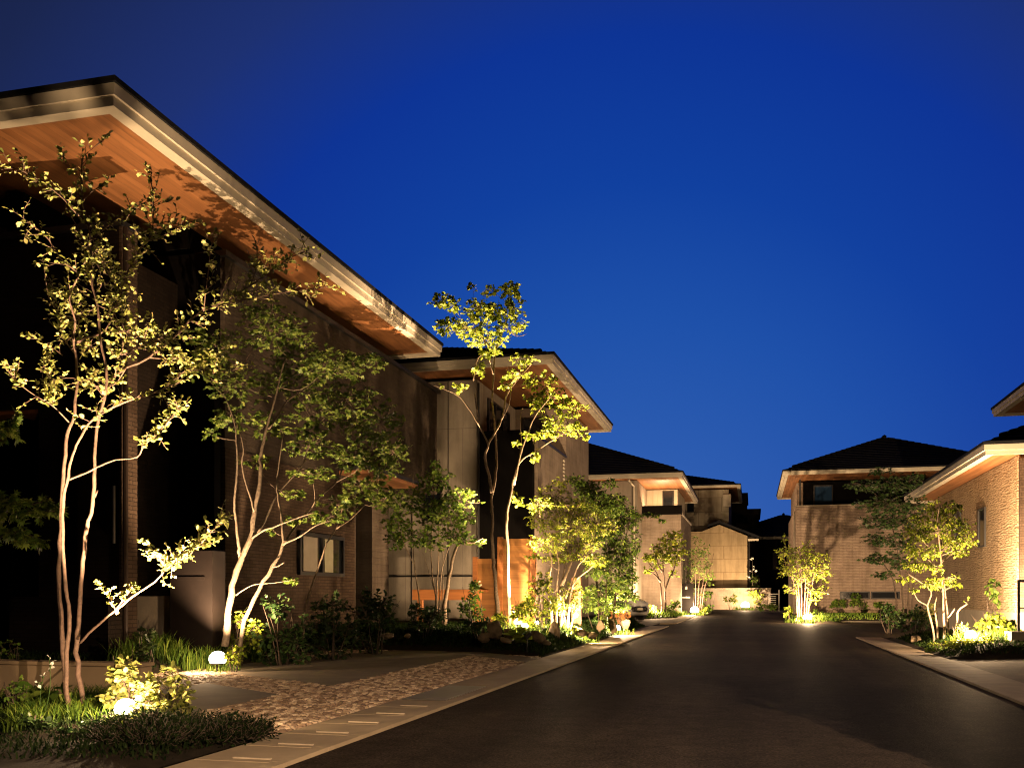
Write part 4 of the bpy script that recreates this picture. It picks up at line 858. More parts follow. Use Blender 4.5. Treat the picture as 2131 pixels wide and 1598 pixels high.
# right bed trees
small_tree(63, 39, [[(x0, 1285), (x0+d*.3, 1240), (x0+d, 1200), (x0+d*1.8, 1155)] for x0, d in ((1660, -10), (1664, -5), (1668, 0), (1674, 3), (1678, 8), (1682, 12), (1664, -16))], .055,
    [(1668, 1160, 26, 22, 150), (1650, 1150, 18, 18, 80), (1690, 1175, 26, 22, 160), (1712, 1190, 22, 20, 110), (1635, 1190, 20, 12, 70), (1628, 1150, 12, 16, 45), (1680, 1140, 14, 14, 45), (1708, 1160, 18, 12, 60), (1675, 1205, 22, 14, 70), (1715, 1215, 16, 10, 45), (1700, 1230, 20, 12, 60), (1650, 1225, 18, 14, 60), (1640, 1175, 16, 12, 40), (1690, 1250, 14, 8, 30), (1668, 1185, 26, 20, 90), (1630, 1120, 8, 10, 15)], .16, 'multi stemmed small tree behind the lamp in front of the sandy brick house', bark='bark_pink', leafm='leaf_yel', shape='long', w=1.8)
small_tree(64, 30, [[(1880, 1300), (1878, 1240), (1872, 1180), (1862, 1120), (1850, 1060)], [(1888, 1300), (1890, 1230), (1893, 1170), (1880, 1100)], [(1868, 1290), (1862, 1220), (1850, 1190), (1830, 1160)], [(1895, 1300), (1900, 1230), (1905, 1170), (1900, 1110)]], .055,
    [(1850, 1010, 40, 18, 240), (1800, 1010, 38, 12, 130), (1890, 1000, 35, 18, 160), (1850, 1050, 45, 20, 240), (1830, 1085, 45, 14, 170), (1880, 1085, 40, 20, 200), (1840, 1120, 40, 14, 150), (1880, 1130, 30, 16, 120), (1840, 1160, 35, 12, 120), (1875, 1170, 28, 14, 100), (1815, 1165, 25, 6, 45), (1840, 1195, 22, 8, 50), (1800, 1050, 30, 8, 60), (1905, 1050, 25, 20, 90), (1830, 980, 25, 8, 50)], .13, 'tall dim green tree left of the lit tree at right, flat layered foliage', bark='bark_dark', leafm='leaf_dark', shape='palm', flat=True, droop=.3, name='maple_tree', k=1.0)
small_tree(65, 19.3, [[(1966, 1345), (1964, 1290), (1962, 1240), (1960, 1190), (1956, 1140), (1950, 1090), (1955, 1050)], [(1974, 1345), (1972, 1290), (1968, 1240), (1964, 1200)], [(1946, 1355), (1940, 1300), (1930, 1260), (1938, 1230), (1905, 1205), (1885, 1190)], [(1952, 1345), (1950, 1300), (1945, 1265), (1950, 1240)], [(1958, 1170), (1985, 1150), (2010, 1140)], [(1957, 1160), (1925, 1130), (1905, 1105)], [(1956, 1140), (1980, 1100), (1985, 1070)], [(1960, 1230), (1985, 1215), (1990, 1190)]], .045,
    [(1960, 1055, 36, 18, 170), (1930, 1080, 35, 20, 160), (1985, 1090, 36, 20, 170), (1905, 1110, 28, 16, 110), (1950, 1110, 40, 18, 170), (2005, 1125, 25, 18, 90), (1920, 1150, 36, 16, 120), (1970, 1140, 35, 14, 100), (1895, 1140, 16, 10, 40), (1930, 1180, 30, 12, 90), (1900, 1175, 22, 10, 60), (1885, 1205, 18, 8, 40), (1960, 1205, 30, 12, 110), (1935, 1215, 25, 10, 70), (1985, 1215, 15, 8, 35), (2000, 1150, 18, 8, 30), (2015, 1110, 14, 10, 30), (1900, 1230, 12, 6, 20)], .105, 'bright long leaved tree with pale trunks beside the lamp at right', leafm='leaf_yel', shape='long', w=1.9, droop=.7)
# cut back stakes beside it
T = Tree(66); T.limb(pxl([(1985, 1320), (1992, 1290), (1994, 1270), (2012, 1256)], 18.8, 0), .022, .016); T.limb(pxl([(1972, 1285), (1980, 1276), (1986, 1266)], 18.8), .014, .012)
T.leafy([P(2010, 1258, 18.8), P(2014, 1250, 18.8)], 0, .05, .05, 3, .05); T.finish('pruned_shrub', 'bare forked pruned branch standing between the lit trunks and the lamp at right', 'shrub', None, P(1985, 1335, 18.8), 'bark', 'leaf_yel', 'oval')
# ================================================================ SHRUBS
def shrub(seed, px, base, tt, wpx, hpx, n, L, label, leafm='leaf_green', shape='oval', group='garden shrubs', stems=7, bark='bark_dark', w=1., name='shrub', droop=.1, low=.15, k=.8):
    T = Tree(seed); g = P(px, base, tt); gz = gh(g.x, g.y); b = Vector((g.x, g.y, gz-.03)); W_ = wpx*tt/F/2; Hh = max(.12, (H + tt*(1240-(base-hpx))/F) - gz)
    for i in range(stems):
        a = T.rng.uniform(0, 6.28); rr = W_*math.sqrt(T.rng.random())*.8; e = b+Vector((rr*math.cos(a), rr*math.sin(a)*.8, Hh*T.rng.uniform(.55, .92)))
        s0 = b+Vector((rr*.25*math.cos(a), rr*.2*math.sin(a), 0)); T.limb([s0, s0.lerp(e, .5)+T.rv(.04*Hh), e], .006+.008*Hh, .003, 5, k=2)
    nc = max(3, n//45)
    for i in range(nc):
        a = T.rng.uniform(0, 6.28); q = T.rng.random(); rr = W_*math.sqrt(T.rng.random())*.72; z = Hh*T.rng.uniform(low+.1, .86); rr *= 1.0 if z < Hh*.6 else 1.5*(1-z/Hh)+.35
        T.cluster(b+Vector((rr*math.cos(a), rr*math.sin(a)*.8, z)), W_*.42, Hh*.2, int(n*k/nc), L, 5, .004+.003*Hh, droop=droop)
    return T.finish(name, label, 'shrub', group, b, bark, leafm, shape, w)
# near left, beside the first lamp
shrub(101, 258, 1490, 7.7, 85, 150, 300, .06, 'glossy leaved shrub directly behind the nearest lamp, leaning left', 'leaf_sil', 'round', low=.25, stems=6, k=1.)
shrub(102, 340, 1500, 7.5, 120, 135, 520, .06, 'rounded glossy shrub right of the nearest lamp at left', 'leaf_sil', 'round', low=.1, k=1.)
shrub(103, 30, 1480, 8.0, 90, 90, 80, .05, 'sparse reddish shrub at far left before the plaster wall', 'leaf_green', 'oval', low=.3)
shrub(104, 15, 1370, 10.5, 60, 50, 60, .06, 'small shrub above the plaster wall at the left edge', 'leaf_green')
shrub(105, 498, 1335, 14.2, 100, 95, 300, .09, 'lush leafy shrub wrapped round the maple base and gate post lamp', 'leaf_yel', 'oval', low=.1)
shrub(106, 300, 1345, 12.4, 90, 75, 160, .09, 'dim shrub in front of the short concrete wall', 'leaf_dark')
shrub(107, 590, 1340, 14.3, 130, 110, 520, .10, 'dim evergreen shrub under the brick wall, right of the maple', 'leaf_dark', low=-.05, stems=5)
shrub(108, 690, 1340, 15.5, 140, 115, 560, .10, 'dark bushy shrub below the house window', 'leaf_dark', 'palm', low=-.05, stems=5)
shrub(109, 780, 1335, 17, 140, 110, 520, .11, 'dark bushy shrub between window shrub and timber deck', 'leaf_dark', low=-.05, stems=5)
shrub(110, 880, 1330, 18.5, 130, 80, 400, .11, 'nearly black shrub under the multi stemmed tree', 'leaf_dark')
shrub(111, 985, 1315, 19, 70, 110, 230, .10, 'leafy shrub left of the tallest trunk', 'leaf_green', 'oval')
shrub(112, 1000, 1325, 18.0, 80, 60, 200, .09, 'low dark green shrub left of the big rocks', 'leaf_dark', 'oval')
shrub(113, 1050, 1310, 19.2, 60, 60, 140, .09, 'low bright shrub at the foot of the tallest trunk', 'leaf_yel', 'oval')
shrub(114, 1092, 1305, 19.6, 70, 85, 240, .09, 'glowing shrub in front of the cedar fence', 'leaf_yel', 'round')
shrub(115, 1130, 1305, 20.0, 90, 120, 420, .09, 'large speckled bright shrub right of the cedar fence', 'leaf_yel', 'oval', k=1.)
shrub(116, 1180, 1300, 21.5, 84, 100, 380, .10, 'speckled shrub between the bushy tree and the middle lamp', 'leaf_yel', 'long', w=1.6)
shrub(117, 1245, 1295, 24, 84, 85, 320, .11, 'leafy shrub under the dense evergreen tree', 'leaf_green')
shrub(118, 1292, 1290, 28, 50, 45, 140, .12, 'reddish leaved shrub beside the parked car', 'red_leaf')
shrub(119, 1350, 1282, 46, 34, 30, 110, .17, 'bright glowing shrub behind the car and left of pale forked trunks', 'leaf_yel')
shrub(120, 1402, 1282, 47, 34, 42, 120, .17, 'pale shrub between forked trunks and mailbox pillar', 'leaf_green')
shrub(121, 1475, 1275, 52, 40, 50, 150, .18, 'shrub right of the far lamp by the mailbox pillar', 'leaf_green')
shrub(122, 1520, 1268, 62, 44, 32, 140, .2, 'yellowish shrub left of the farthest lamp against stone wall', 'leaf_yel', 'long', w=1.6)
shrub(123, 1575, 1268, 63, 50, 44, 180, .2, 'yellow green shrub right of the farthest lamp', 'leaf_yel', 'long', w=1.6)
shrub(124, 1530, 1232, 66.8, 34, 34, 90, .2, 'airy shrub on top of the stone wall before tan siding', 'leaf_green', 'long', w=1.6)
shrub(125, 1570, 1240, 65.0, 36, 80, 160, .2, 'taller white flowering shrub at the corner of the far wall', 'leaf_green')
shrub(126, 1605, 1275, 56, 50, 30, 150, .18, 'dim low shrub at the right kerb near the metal gate', 'leaf_green')
shrub(127, 1645, 1290, 40, 34, 30, 110, .13, 'yellow shrub left of the multi stemmed tree lamp', 'leaf_yel')
shrub(128, 1700, 1287, 42, 40, 24, 90, .14, 'low shrub right of the lamp before the sandy brick house', 'leaf_green')
for i, (x, w_, h_, lb) in enumerate(((1745, 44, 42, 'first grey green shrub under the strip window, nearest the lamp'), (1790, 48, 50, 'second grey green shrub under the strip window'), (1835, 46, 36, 'third grey green shrub under the strip window, before the dim tree'))):
    shrub(130+i, x, 1283, 46, w_, h_, 190, .17, lb, 'leaf_green')
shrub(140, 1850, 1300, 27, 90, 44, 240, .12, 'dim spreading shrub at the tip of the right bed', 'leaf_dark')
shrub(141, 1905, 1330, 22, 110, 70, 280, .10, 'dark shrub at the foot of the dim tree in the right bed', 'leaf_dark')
shrub(142, 1925, 1300, 22.5, 60, 50, 130, .10, 'pale leaved shrub left of the bright trunks at right', 'leaf_sil')
shrub(143, 2060, 1335, 19.0, 100, 80, 260, .12, 'leafy lit shrub behind the lamp at right', 'leaf_yel', 'long', w=2., droop=.5)
shrub(144, 2062, 1335, 19.3, 40, 140, 80, .13, 'upright tall stemmed plant behind the lamp at right', 'leaf_green', 'long', w=2., droop=.6, stems=3, low=.5)
shrub(145, 2000, 1340, 18.4, 50, 44, 110, .09, 'low bright shrub left of the lamp at right', 'leaf_yel', 'long', w=1.6)
shrub(146, 2105, 1335, 20, 50, 60, 110, .12, 'sparse plant by the plinth left of the handrail', 'leaf_green', 'long', w=2., droop=.5)
# low clipped ground shrub at front corner of right bed
shrub(147, 2000, 1360, 17.2, 150, 34, 700, .045, 'low dense creeping shrub along the front edge of the right bed', 'leaf_yel', 'oval', low=0, stems=10, k=1., group=None)
shrub(148, 1955, 1362, 17.4, 60, 28, 260, .045, 'low creeping shrub at the kerb corner of the right bed', 'leaf_green', 'oval', low=0, stems=8, k=1., group=None)
shrub(149, 2085, 1360, 17.6, 70, 30, 260, .045, 'dim creeping shrub left of the concrete block', 'leaf_dark', 'oval', low=0, stems=8, k=1., group=None)
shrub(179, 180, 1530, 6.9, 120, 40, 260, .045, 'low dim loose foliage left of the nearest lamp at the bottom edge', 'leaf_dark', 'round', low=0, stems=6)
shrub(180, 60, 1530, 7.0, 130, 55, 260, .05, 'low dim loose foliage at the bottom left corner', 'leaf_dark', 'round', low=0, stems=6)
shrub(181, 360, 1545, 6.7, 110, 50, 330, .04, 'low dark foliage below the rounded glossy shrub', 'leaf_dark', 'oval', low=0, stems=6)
shrub(182, 175, 1478, 7.9, 60, 40, 120, .05, 'small green plant at the foot of the slender stems', 'leaf_yel', 'round', low=0, stems=4)
# leaf sprays hugging the lamps
shrub(170, 286, 1515, 7.12, 46, 60, 70, .045, 'small spray of leaves in front of the nearest lamp', 'leaf_sil', 'oval', low=0, stems=4)
shrub(171, 238, 1512, 7.15, 30, 34, 40, .045, 'tiny leafy sprig at the left side of the nearest lamp', 'leaf_sil', 'oval', low=0, stems=3)
shrub(172, 488, 1352, 13.0, 40, 26, 90, .07, 'leafy sprig right beside the gate post lamp', 'leaf_yel', 'oval', low=0, stems=4)
shrub(173, 1098, 1318, 19.0, 44, 36, 120, .07, 'bright low sprig under the brightest lamp', 'leaf_yel', 'oval', low=0, stems=4)
shrub(174, 1190, 1312, 20.6, 36, 30, 90, .07, 'bright low sprig beside the middle lamp', 'leaf_yel', 'oval', low=0, stems=4)
shrub(175, 2046, 1345, 17.4, 44, 30, 130, .06, 'low sprig right of the lamp at right', 'leaf_yel', 'oval', low=0, stems=4)
shrub(176, 1996, 1347, 17.5, 34, 24, 90, .06, 'low sprig left of the lamp at right', 'leaf_yel', 'oval', low=0, stems=4)
shrub(177, 1693, 1296, 37.2, 24, 16, 60, .1, 'low tuft right of the kerb lamp before the sandy brick house', 'leaf_yel', 'oval', low=0, stems=4)
shrub(178, 1465, 1276, 49.5, 26, 16, 70, .14, 'low tuft right of the far lamp by the mailbox pillar', 'leaf_yel', 'oval', low=0, stems=4)
# ================================================================ GRASS, COVER (stuff)
def blades(name, pts, mat, hmin, hmax, wd, label, cat, seed=1, lean=.5, kind='stuff'):
    rng = np.random.default_rng(seed); m = MB()
    for (x, y) in pts:
        z = gh(x, y)-.01; h = rng.uniform(hmin, hmax); a = rng.uniform(0, 6.28); l = rng.uniform(.2, 1)*lean*h; dx, dy = math.cos(a), math.sin(a); sx, sy = -dy*wd, dx*wd
        b = len(m.v)
        for f, ww in ((0, 1), (.4, .9), (.75, .6), (1, .0)):
            cx, cy, cz = x+dx*l*f*f, y+dy*l*f*f, z+h*(f-.25*f*f*lean)
            if ww: m.v += [(cx-sx*ww, cy-sy*ww, cz), (cx+sx*ww, cy+sy*ww, cz)]
            else: m.v.append((cx, cy, cz))
        m.f += [(b, b+1, b+3, b+2), (b+2, b+3, b+5, b+4), (b+4, b+5, b+6)]; m.m += [0, 0, 0]
    o = m.build(name, mat)
    at = o.data.attributes.new('rnd', 'FLOAT', 'POINT'); at.data.foreach_set('value', np.repeat(rng.random(len(pts)), 7).astype(np.float32))
    tag(o, label, cat, None, kind); return o
def scatter(poly, n, seed=0, tufts=0, spread=.06):
    rng = np.random.default_rng(seed); xs = [p[0] for p in poly]; ys = [p[1] for p in poly]; out = []
    def ins(x, y):
        c = False; j = len(poly)-1
        for i in range(len(poly)):
            xi, yi = poly[i]; xj, yj = poly[j]
            if (yi > y) != (yj > y) and x < (xj-xi)*(y-yi)/(yj-yi+1e-12)+xi: c = not c
            j = i
        return c
    cen = None
    if tufts:
        cen = [(rng.uniform(min(xs), max(xs)), rng.uniform(min(ys), max(ys))) for _ in range(tufts*4)]; cen = [c for c in cen if ins(*c)][:tufts]
    while len(out) < n:
        if cen: c = cen[rng.integers(len(cen))]; x, y = c[0]+rng.normal(0, spread), c[1]+rng.normal(0, spread)
        else: x, y = rng.uniform(min(xs), max(xs)), rng.uniform(min(ys), max(ys))
        if ins(x, y): out.append((x, y))
    return out
nearbed = [(-3.55, 5.3), (-3.6, 6.2), (-5.0, 7.5), (-5.9, 8.2), (-8.5, 8.3), (-8.5, 5.0), (-4.4, 4.9)]
blades('grass', scatter([(-4.5, 6.2), (-5.1, 7.6), (-5.9, 8.2), (-8.5, 8.3), (-8.0, 5.7), (-5, 5.7)], 5200, 1, 90, .05), M['grass'], .08, .22, .005, 'long bright strap grass round the foot of the slender stems', 'grass', 1, .8)
blades('ground_cover', scatter(nearbed, 12000, 2), M['leaf_black'], .02, .09, .007, 'dark low ground cover filling the nearest bed', 'ground cover', 2, 1.)
blades('ground_cover', scatter([(-3.5, 16.2), (-3.5, 32.6), (-4.8, 32.6), (-6.0, 24), (-6.2, 17.3), (-5, 17.1)], 26000, 3), M['grass_dark'], .05, .13, .012, 'dark turf on the bank between the rocks and the left gutter', 'turf', 3, .9)
blades('grass', scatter([(-7.5, 11.6), (-7.4, 13.6), (-8.5, 13.8), (-8.5, 10.5)], 1400, 4, 30, .07), M['grass'], .2, .42, .008, 'lush strap grass around the gate post lamp', 'grass', 4, .7)
blades('ground_cover', scatter([(-7.6, 11.6), (-7.5, 14.2), (-8.1, 17.3), (-10, 18), (-10, 9.8), (-8.7, 9.8)], 7000, 5), M['grass_dark'], .06, .16, .01, 'dark ground cover under the maple', 'ground cover', 5, .8)
blades('ground_cover', scatter([(-5, 17.2), (-7.4, 17.4), (-9.3, 16), (-10, 20), (-6, 22)], 9000, 6), M['grass_dark'], .08, .22, .014, 'black green ground cover below the timber deck', 'ground cover', 6, .8)
blades('ground_cover', scatter([(3.2, 17.6), (3.5, 17.4), (5, 18.2), (8.6, 18.6), (8.6, 24), (3.3, 24.3)], 14000, 7), M['grass_dark'], .04, .10, .010, 'low dark turf of the right bed', 'turf', 7, .9)
blades('grass', scatter([(4.4, 18.6), (6.2, 18.9), (6, 20.6), (4.4, 20.3)], 900, 8, 26, .07), M['grass'], .15, .32, .009, 'bright strap grass around the lamp at right', 'grass', 8, .7)
blades('ground_cover', scatter([(1.6, 39.5), (3, 38.8), (3.4, 39.5), (2.8, 41.8), (2.4, 46.5), (1.7, 46.5)], 3000, 9), M['grass'], .06, .2, .02, 'grass under the lamp before the sandy brick house', 'ground cover', 9, .8)
blades('turf_strip', scatter([(2.8, 43.1), (13, 43.1), (13, 45.2), (2.8, 45.2)], 7000, 10), M['grass'], .06, .14, .02, 'green turf strip before the stones at rear right', 'turf', 10, .8)
blades('ground_cover', scatter([(-4.8, 43.8), (-3.5, 46.5), (-3.4, 50), (-3.1, 55), (-2.9, 64), (-5, 64)], 5000, 11), M['grass'], .08, .25, .025, 'far left kerbside planting', 'ground cover', 11, .8)
# dark creeping juniper spilling over the corner
def juniper(seed, cx, cy, rx, ry, hz, n, label):
    T = Tree(seed); b = Vector((cx, cy, gh(cx, cy)))
    for k in range(n):
        a = T.rng.uniform(0, 6.28); q = math.sqrt(T.rng.random()); x, y = q*math.cos(a), q*math.sin(a); top = hz*(1-q*q)+.02
        r0 = b+Vector((x*rx*.85, y*ry*.85, top*.55)); d = Vector((x*.8, y*.6, .45))+T.rv(.35); d.normalize()
        T.twig(r0, r0+d*T.rng.uniform(.06, .14), 7, .030, .002, .1)
    return T.finish('creeping_juniper', label, 'shrub', None, b, 'bark_dark', 'leaf_black', 'long', 1.3)
juniper(151, -3.75, 6.2, .42, .40, .09, 900, 'dark creeping juniper at the corner where bed meets gutter')
juniper(152, -4.3, 6.15, .40, .30, .06, 700, 'dark creeping juniper below the nearest lamp')
juniper(153, -4.0, 5.75, .4, .3, .05, 500, 'low black juniper along the bottom left edge')
# hosta like round leaves beside the wall
T = Tree(160); b = P(90, 1455, 8.1)
for k in range(16):
    q = b+Vector((T.rng.uniform(-.35, .35), T.rng.uniform(-.15, .15), 0)); q.z = gh(q.x, q.y); e = q+Vector((T.rng.uniform(-.1, .1), T.rng.uniform(-.1, .1), T.rng.uniform(.08, .2))); T.w.tube([q, e], .003, 4); T.leaf(e, T.rv(1), .12)
T.finish('broad_leaf_plant', 'low plant with round broad leaves before the plaster wall', 'plant', None, (b.x, b.y, gh(b.x, b.y)), 'leaf_green', 'leaf_green', 'round', 1.1)
T = Tree(161); b = P(92, 1505, 7.7); b.z = gh(b.x, b.y)
for e, r in ((P(103, 1372, 7.7), .004), (P(90, 1410, 7.7), .003)):
    q = T.limb([b, b.lerp(e, .5)+T.rv(.01), e], r, .002, 5)[0]; T.leafy(q, .7, .03, .03, 2, .03)
T.finish('flower_stalk', 'two thin upright flower stalks left of the slender stems', 'plant', None, b, 'leaf_green', 'flower', 'oval')
T = Tree(162)
for (x, y) in ((1563, 1190), (1567, 1181), (1566, 1162), (1560, 1200), (1571, 1186)):
    for k in range(4): T.leaf(P(x+T.rng.uniform(-3, 3), y+T.rng.uniform(-3, 3), 64.4), T.rv(1), .14)
T.limb([P(1566, 1240, 64.4), P(1566, 1200, 64.4), P(1566, 1165, 64.4)], .02, .01)
T.finish('flowering_stem', 'cluster of white blossoms on a stem at the far corner', 'plant', None, P(1566, 1240, 64.4), 'bark_dark', 'flower', 'round')
# ================================================================ ROCKS
def rock(seed, px, py, tt, wpx, hpx, label, group='garden rocks'):
    rng = np.random.default_rng(seed); c = P(px, py, tt); g_ = gh(c.x, c.y); w = wpx*tt/F/2; h = hpx*tt/F/2
    m = MB(); nu, nv = 28, 16; ax = rng.uniform(0, 50, 3); tl = rng.uniform(-.5, .5); cuts = [Vector(q).normalized() for q in rng.normal(0, 1, (7, 3))]
    cz = max(g_+h*.5, c.z)
    for j in range(nv+1):
        th = math.pi*j/nv
        for i in range(nu):
            ph = 2*math.pi*i/nu; d = Vector((math.sin(th)*math.cos(ph), math.sin(th)*math.sin(ph), math.cos(th)))
            k = 1+.45*noise.noise(d*1.3+Vector(ax))+.2*noise.noise(d*3+Vector(ax))+.06*noise.noise(d*8+Vector(ax))
            for cn in cuts: k = min(k, .72/max(.05, d.dot(cn)))
            x, z = d.x*w*k, d.z*h*k*1.25; m.v.append((c.x+x*math.cos(tl)-z*math.sin(tl)*.5, c.y+d.y*w*.8*k, cz+z*math.cos(tl)+x*math.sin(tl)*.5))
    for j in range(nv):
        for i in range(nu):
            i2 = (i+1) % nu; m.f.append((j*nu+i, (j+1)*nu+i, (j+1)*nu+i2, j*nu+i2)); m.m.append(0)
    o = m.build('rock', M['rock'], smooth=True); return tag(o, label, 'rock', group)
for i, (x, y, t_, w_, h_, lb) in enumerate(((1030, 1314, 17.6, 42, 30, 'tallest pale rock left of the leafy rosette in the bank'), (1062, 1318, 17.6, 30, 20, 'flat topped rock touching the tallest pale rock'), (1008, 1325, 17.2, 30, 16, 'low dim rock at the left end of the bank'), (1052, 1332, 17.0, 30, 10, 'small low rock in front of the two big rocks'),
    (1118, 1325, 17.6, 34, 24, 'dim rounded rock right of the leafy rosette'), (1138, 1337, 17.2, 22, 9, 'flat small stone near the gutter'), (1153, 1312, 19.5, 26, 34, 'tilted slab rock standing mid bank'), (1210, 1316, 20.6, 26, 16, 'round rock near the kerb below the middle lamp'), (1233, 1321, 20.6, 28, 13, 'flat oval rock beside the round rock by the kerb'),
    (1250, 1302, 23.5, 18, 22, 'leaning rock left of the tall slab near the right lamp'), (1276, 1304, 24.5, 18, 26, 'tall thin rock slab toward the end of the bank'), (1302, 1298, 27, 22, 18, 'last rock at the tip of the bank near the car'), (805, 1322, 17.5, 30, 12, 'half hidden rock in the dark shrubs'), (848, 1323, 17.8, 16, 8, 'small pale stone in the dark shrubs'),
    (1905, 1328, 20.3, 26, 12, 'buried rock in the dark part of the right bed'))):
    rock(200+i, x, y, t_, w_, h_, lb)
for i, x in enumerate((1727, 1738, 1775, 1787, 1812, 1822, 1862)):
    rock(230+i, x, 1273, 44.6, 14, 9, ('%s rounded stone of the row before the sandy brick house' % ('first', 'second', 'third', 'fourth', 'fifth', 'sixth', 'last')[i]), 'row of rounded stones')
T = Tree(163); b = P(1080, 1322, 17.2); b.z = gh(b.x, b.y)
for k in range(60):
    a = T.rng.uniform(0, 6.28); T.leaf(b+Vector((T.rng.uniform(-.14, .14), T.rng.uniform(-.1, .1), T.rng.uniform(.06, .3))), Vector((math.cos(a), math.sin(a), .2)), .13)
T.limb([b, b+Vector((0, 0, .25))], .01, .005)
T.finish('broad_leaf_plant', 'bright rosette of broad leaves between the rocks', 'plant', None, b, 'leaf_green', 'leaf_yel', 'round', 1.1)
# ================================================================ GARDEN LAMPS
GL = emit('lamp glow', (1., .80, .52), 14)
WARM = (1., .66, .36)
def lamp(px, py, tt, r, pw, label, up=0., tgt=None, cone=80, fwd=0.):
    c = P(px, py, tt); g_ = gh(c.x, c.y); t = thing('garden_lamp', (c.x, c.y, g_), label, 'garden lamp', 'garden lamps')
    h = max(min(c.z-g_-r*.8, .12), .02)
    m = MB(); m.tube([(c.x, c.y, g_-.05), (c.x, c.y, g_+h)], .02, 8); m.build('stake', M['trim_dark'], t)
    m = MB(); m.lathe([(0, 0), (r*.75, 0), (r*.84, r*.1), (r*.84, r*.2), (0, r*.2)], (c.x, c.y, g_+h-.01), 18); m.build('housing', M['trim_dark'], t)
    m = MB(); m.lathe([(r*.86, 0), (r, r*.35), (r*.93, r*.8), (r*.6, r*1.2), (r*.25, r*1.33), (0, r*1.35)], (c.x, c.y, g_+h-.01+r*.2+.001), 18); m.build('lens', GL, t, smooth=True)
    top = g_+h+r*1.6+.03
    ld = bpy.data.lights.new('garden_lamp_light', 'POINT'); ld.energy = pw; ld.color = WARM; ld.shadow_soft_size = .015
    lo = bpy.data.objects.new('bulb', ld); COL.objects.link(lo); lo.location = (c.x+fwd*SA*0, c.y-fwd, top); 
    lo.parent = t; lo.matrix_parent_inverse.identity(); lo.location = Vector((c.x, c.y-fwd, top))-OFF[t.name]
    if up:
        sd = bpy.data.lights.new('garden_lamp_beam', 'SPOT'); sd.energy = up; sd.color = WARM; sd.spot_size = math.radians(cone); sd.spot_blend = .7; sd.shadow_soft_size = .015
        so = bpy.data.objects.new('beam', sd); COL.objects.link(so); so.parent = t; so.location = Vector((c.x, c.y, top+.01))-OFF[t.name]
        d = (Vector(tgt)-Vector((c.x, c.y, top))); so.rotation_euler = d.to_track_quat('-Z', 'Y').to_euler()
    return t
lamp(262, 1468, 7.25, .085, 130, 'nearest garden lamp glowing between the glossy shrubs at left', 4200, (-5.2, 8.3, 6), 72, .05)
lamp(453, 1311, 13.2, .12, 80, 'garden lamp beside the dark gate post and maple base', 2900, (-7.3, 16, 7), 104, .45)
lamp(1078, 1272, 20.4, .09, 300, 'brightest lamp in front of the cedar fence', 15000, (-5.05, 20.1, 7), 62, .5)
lamp(1092, 1292, 18.7, .07, 90, 'low lamp among glowing shrubs in front of the cedar fence', fwd=.1)
lamp(1118, 1278, 21.0, .06, 60, 'small bluish lamp just right of the cedar fence')
lamp(1206, 1280, 21.2, .09, 480, 'garden lamp under the bushy tree in the middle of the bank', 2600, (-6, 24.5, 5), 150, .5)
lamp(1284, 1286, 25.5, .10, 480, 'garden lamp among rocks at the right end of the bank', 2400, (-6, 30, 4), 150, .3)
lamp(1362, 1270, 46.2, .12, 400, 'garden lamp hidden behind the car bonnet lighting the forked trunks', 2200, (-5, 49, 5), 150, .5)
lamp(1445, 1268, 50, .24, 700, 'far garden lamp right of the mailbox pillar', 1800, (-3.5, 56, 6), 150, 1.)
lamp(1551, 1258, 62, .28, 420, 'farthest garden lamp at the stone retaining wall', 2300, (-1.5, 68, 4), 150, 1.5)
lamp(1680, 1284, 37.6, .17, 700, 'garden lamp at the kerb before the sandy brick house', 4600, (4.5, 49, 3), 110, .6)
lamp(2020, 1319, 17.8, .11, 420, 'garden lamp in the leaves under the honey coloured house wall', 1700, (6.3, 26, 3.5), 150, .3)
lamp(2078, 1296, 21.6, .06, 60, 'small uplight tucked behind the tall stemmed plant against the tiled wall', 6000, (6.1, 28, 4), 150)
# street lamp and tall shrub added unseen: they light and shadow the near road
t = thing('added_street_lamp', (5.6, -3.2, 0), 'added unseen street lamp on the right verge behind the viewpoint', 'street lamp')
MB().tube([(5.6, -3.2, 0), (5.6, -3.2, 4.0), (5.4, -3.0, 4.25), (5.2, -2.85, 4.3)], [.06, .045, .04, .035], 10).build('pole', M['steel'], t)
MB().lathe([(0, .08), (.12, .06), (.2, 0), (.2, -.155), (.19, -.155), (.19, -.01), (0, -.01)], (5.15, -2.8, 4.3), 24).build('lamp_shade', M['trim_dark'], t)  # skirt shaped to cut the added light off the left house
ld = bpy.data.lights.new('added_street_light', 'SPOT'); ld.spot_size = math.radians(82); ld.spot_blend = .5; ld.energy = 15000; ld.color = (1., .66, .40); ld.shadow_soft_size = .035
lo = bpy.data.objects.new('bulb', ld); COL.objects.link(lo); lo.parent = t; lo.location = Vector((5.15, -2.8, 4.2))-Vector((5.6, -3.2, 0))
lo.rotation_euler = (Vector((-.6, 8.5, -.5))-Vector((5.15, -2.8, 4.2))).to_track_quat('-Z', 'Y').to_euler()
T = Tree(190); b = Vector((3.25, 3.4, 0))  # added shrub, sized to throw the dark shape on the road
T.limb([b, b+Vector((0, 0, 1)), b+Vector((0, 0, 2))], .05, .02)
for k in range(90):
    z = T.rng.uniform(.25, 2.3); r = 1.05*math.sqrt(max(.05, 1-(z/2.5)**2)); a_ = T.rng.uniform(0, 6.28); q = r*.7*math.sqrt(T.rng.random()); T.cluster(b+Vector((q*math.cos(a_), q*math.sin(a_), z)), .28, .2, 130, .10, 5, .006)
T.finish('added_shadow_shrub', 'added shrub shading the near road, on the right verge outside the view', 'shrub', None, b, 'bark_dark', 'leaf_dark', 'oval')
lampspots = [(o.location.x, o.location.y) for o in COL.objects if o.name.startswith('garden_lamp') and o.type == 'EMPTY']
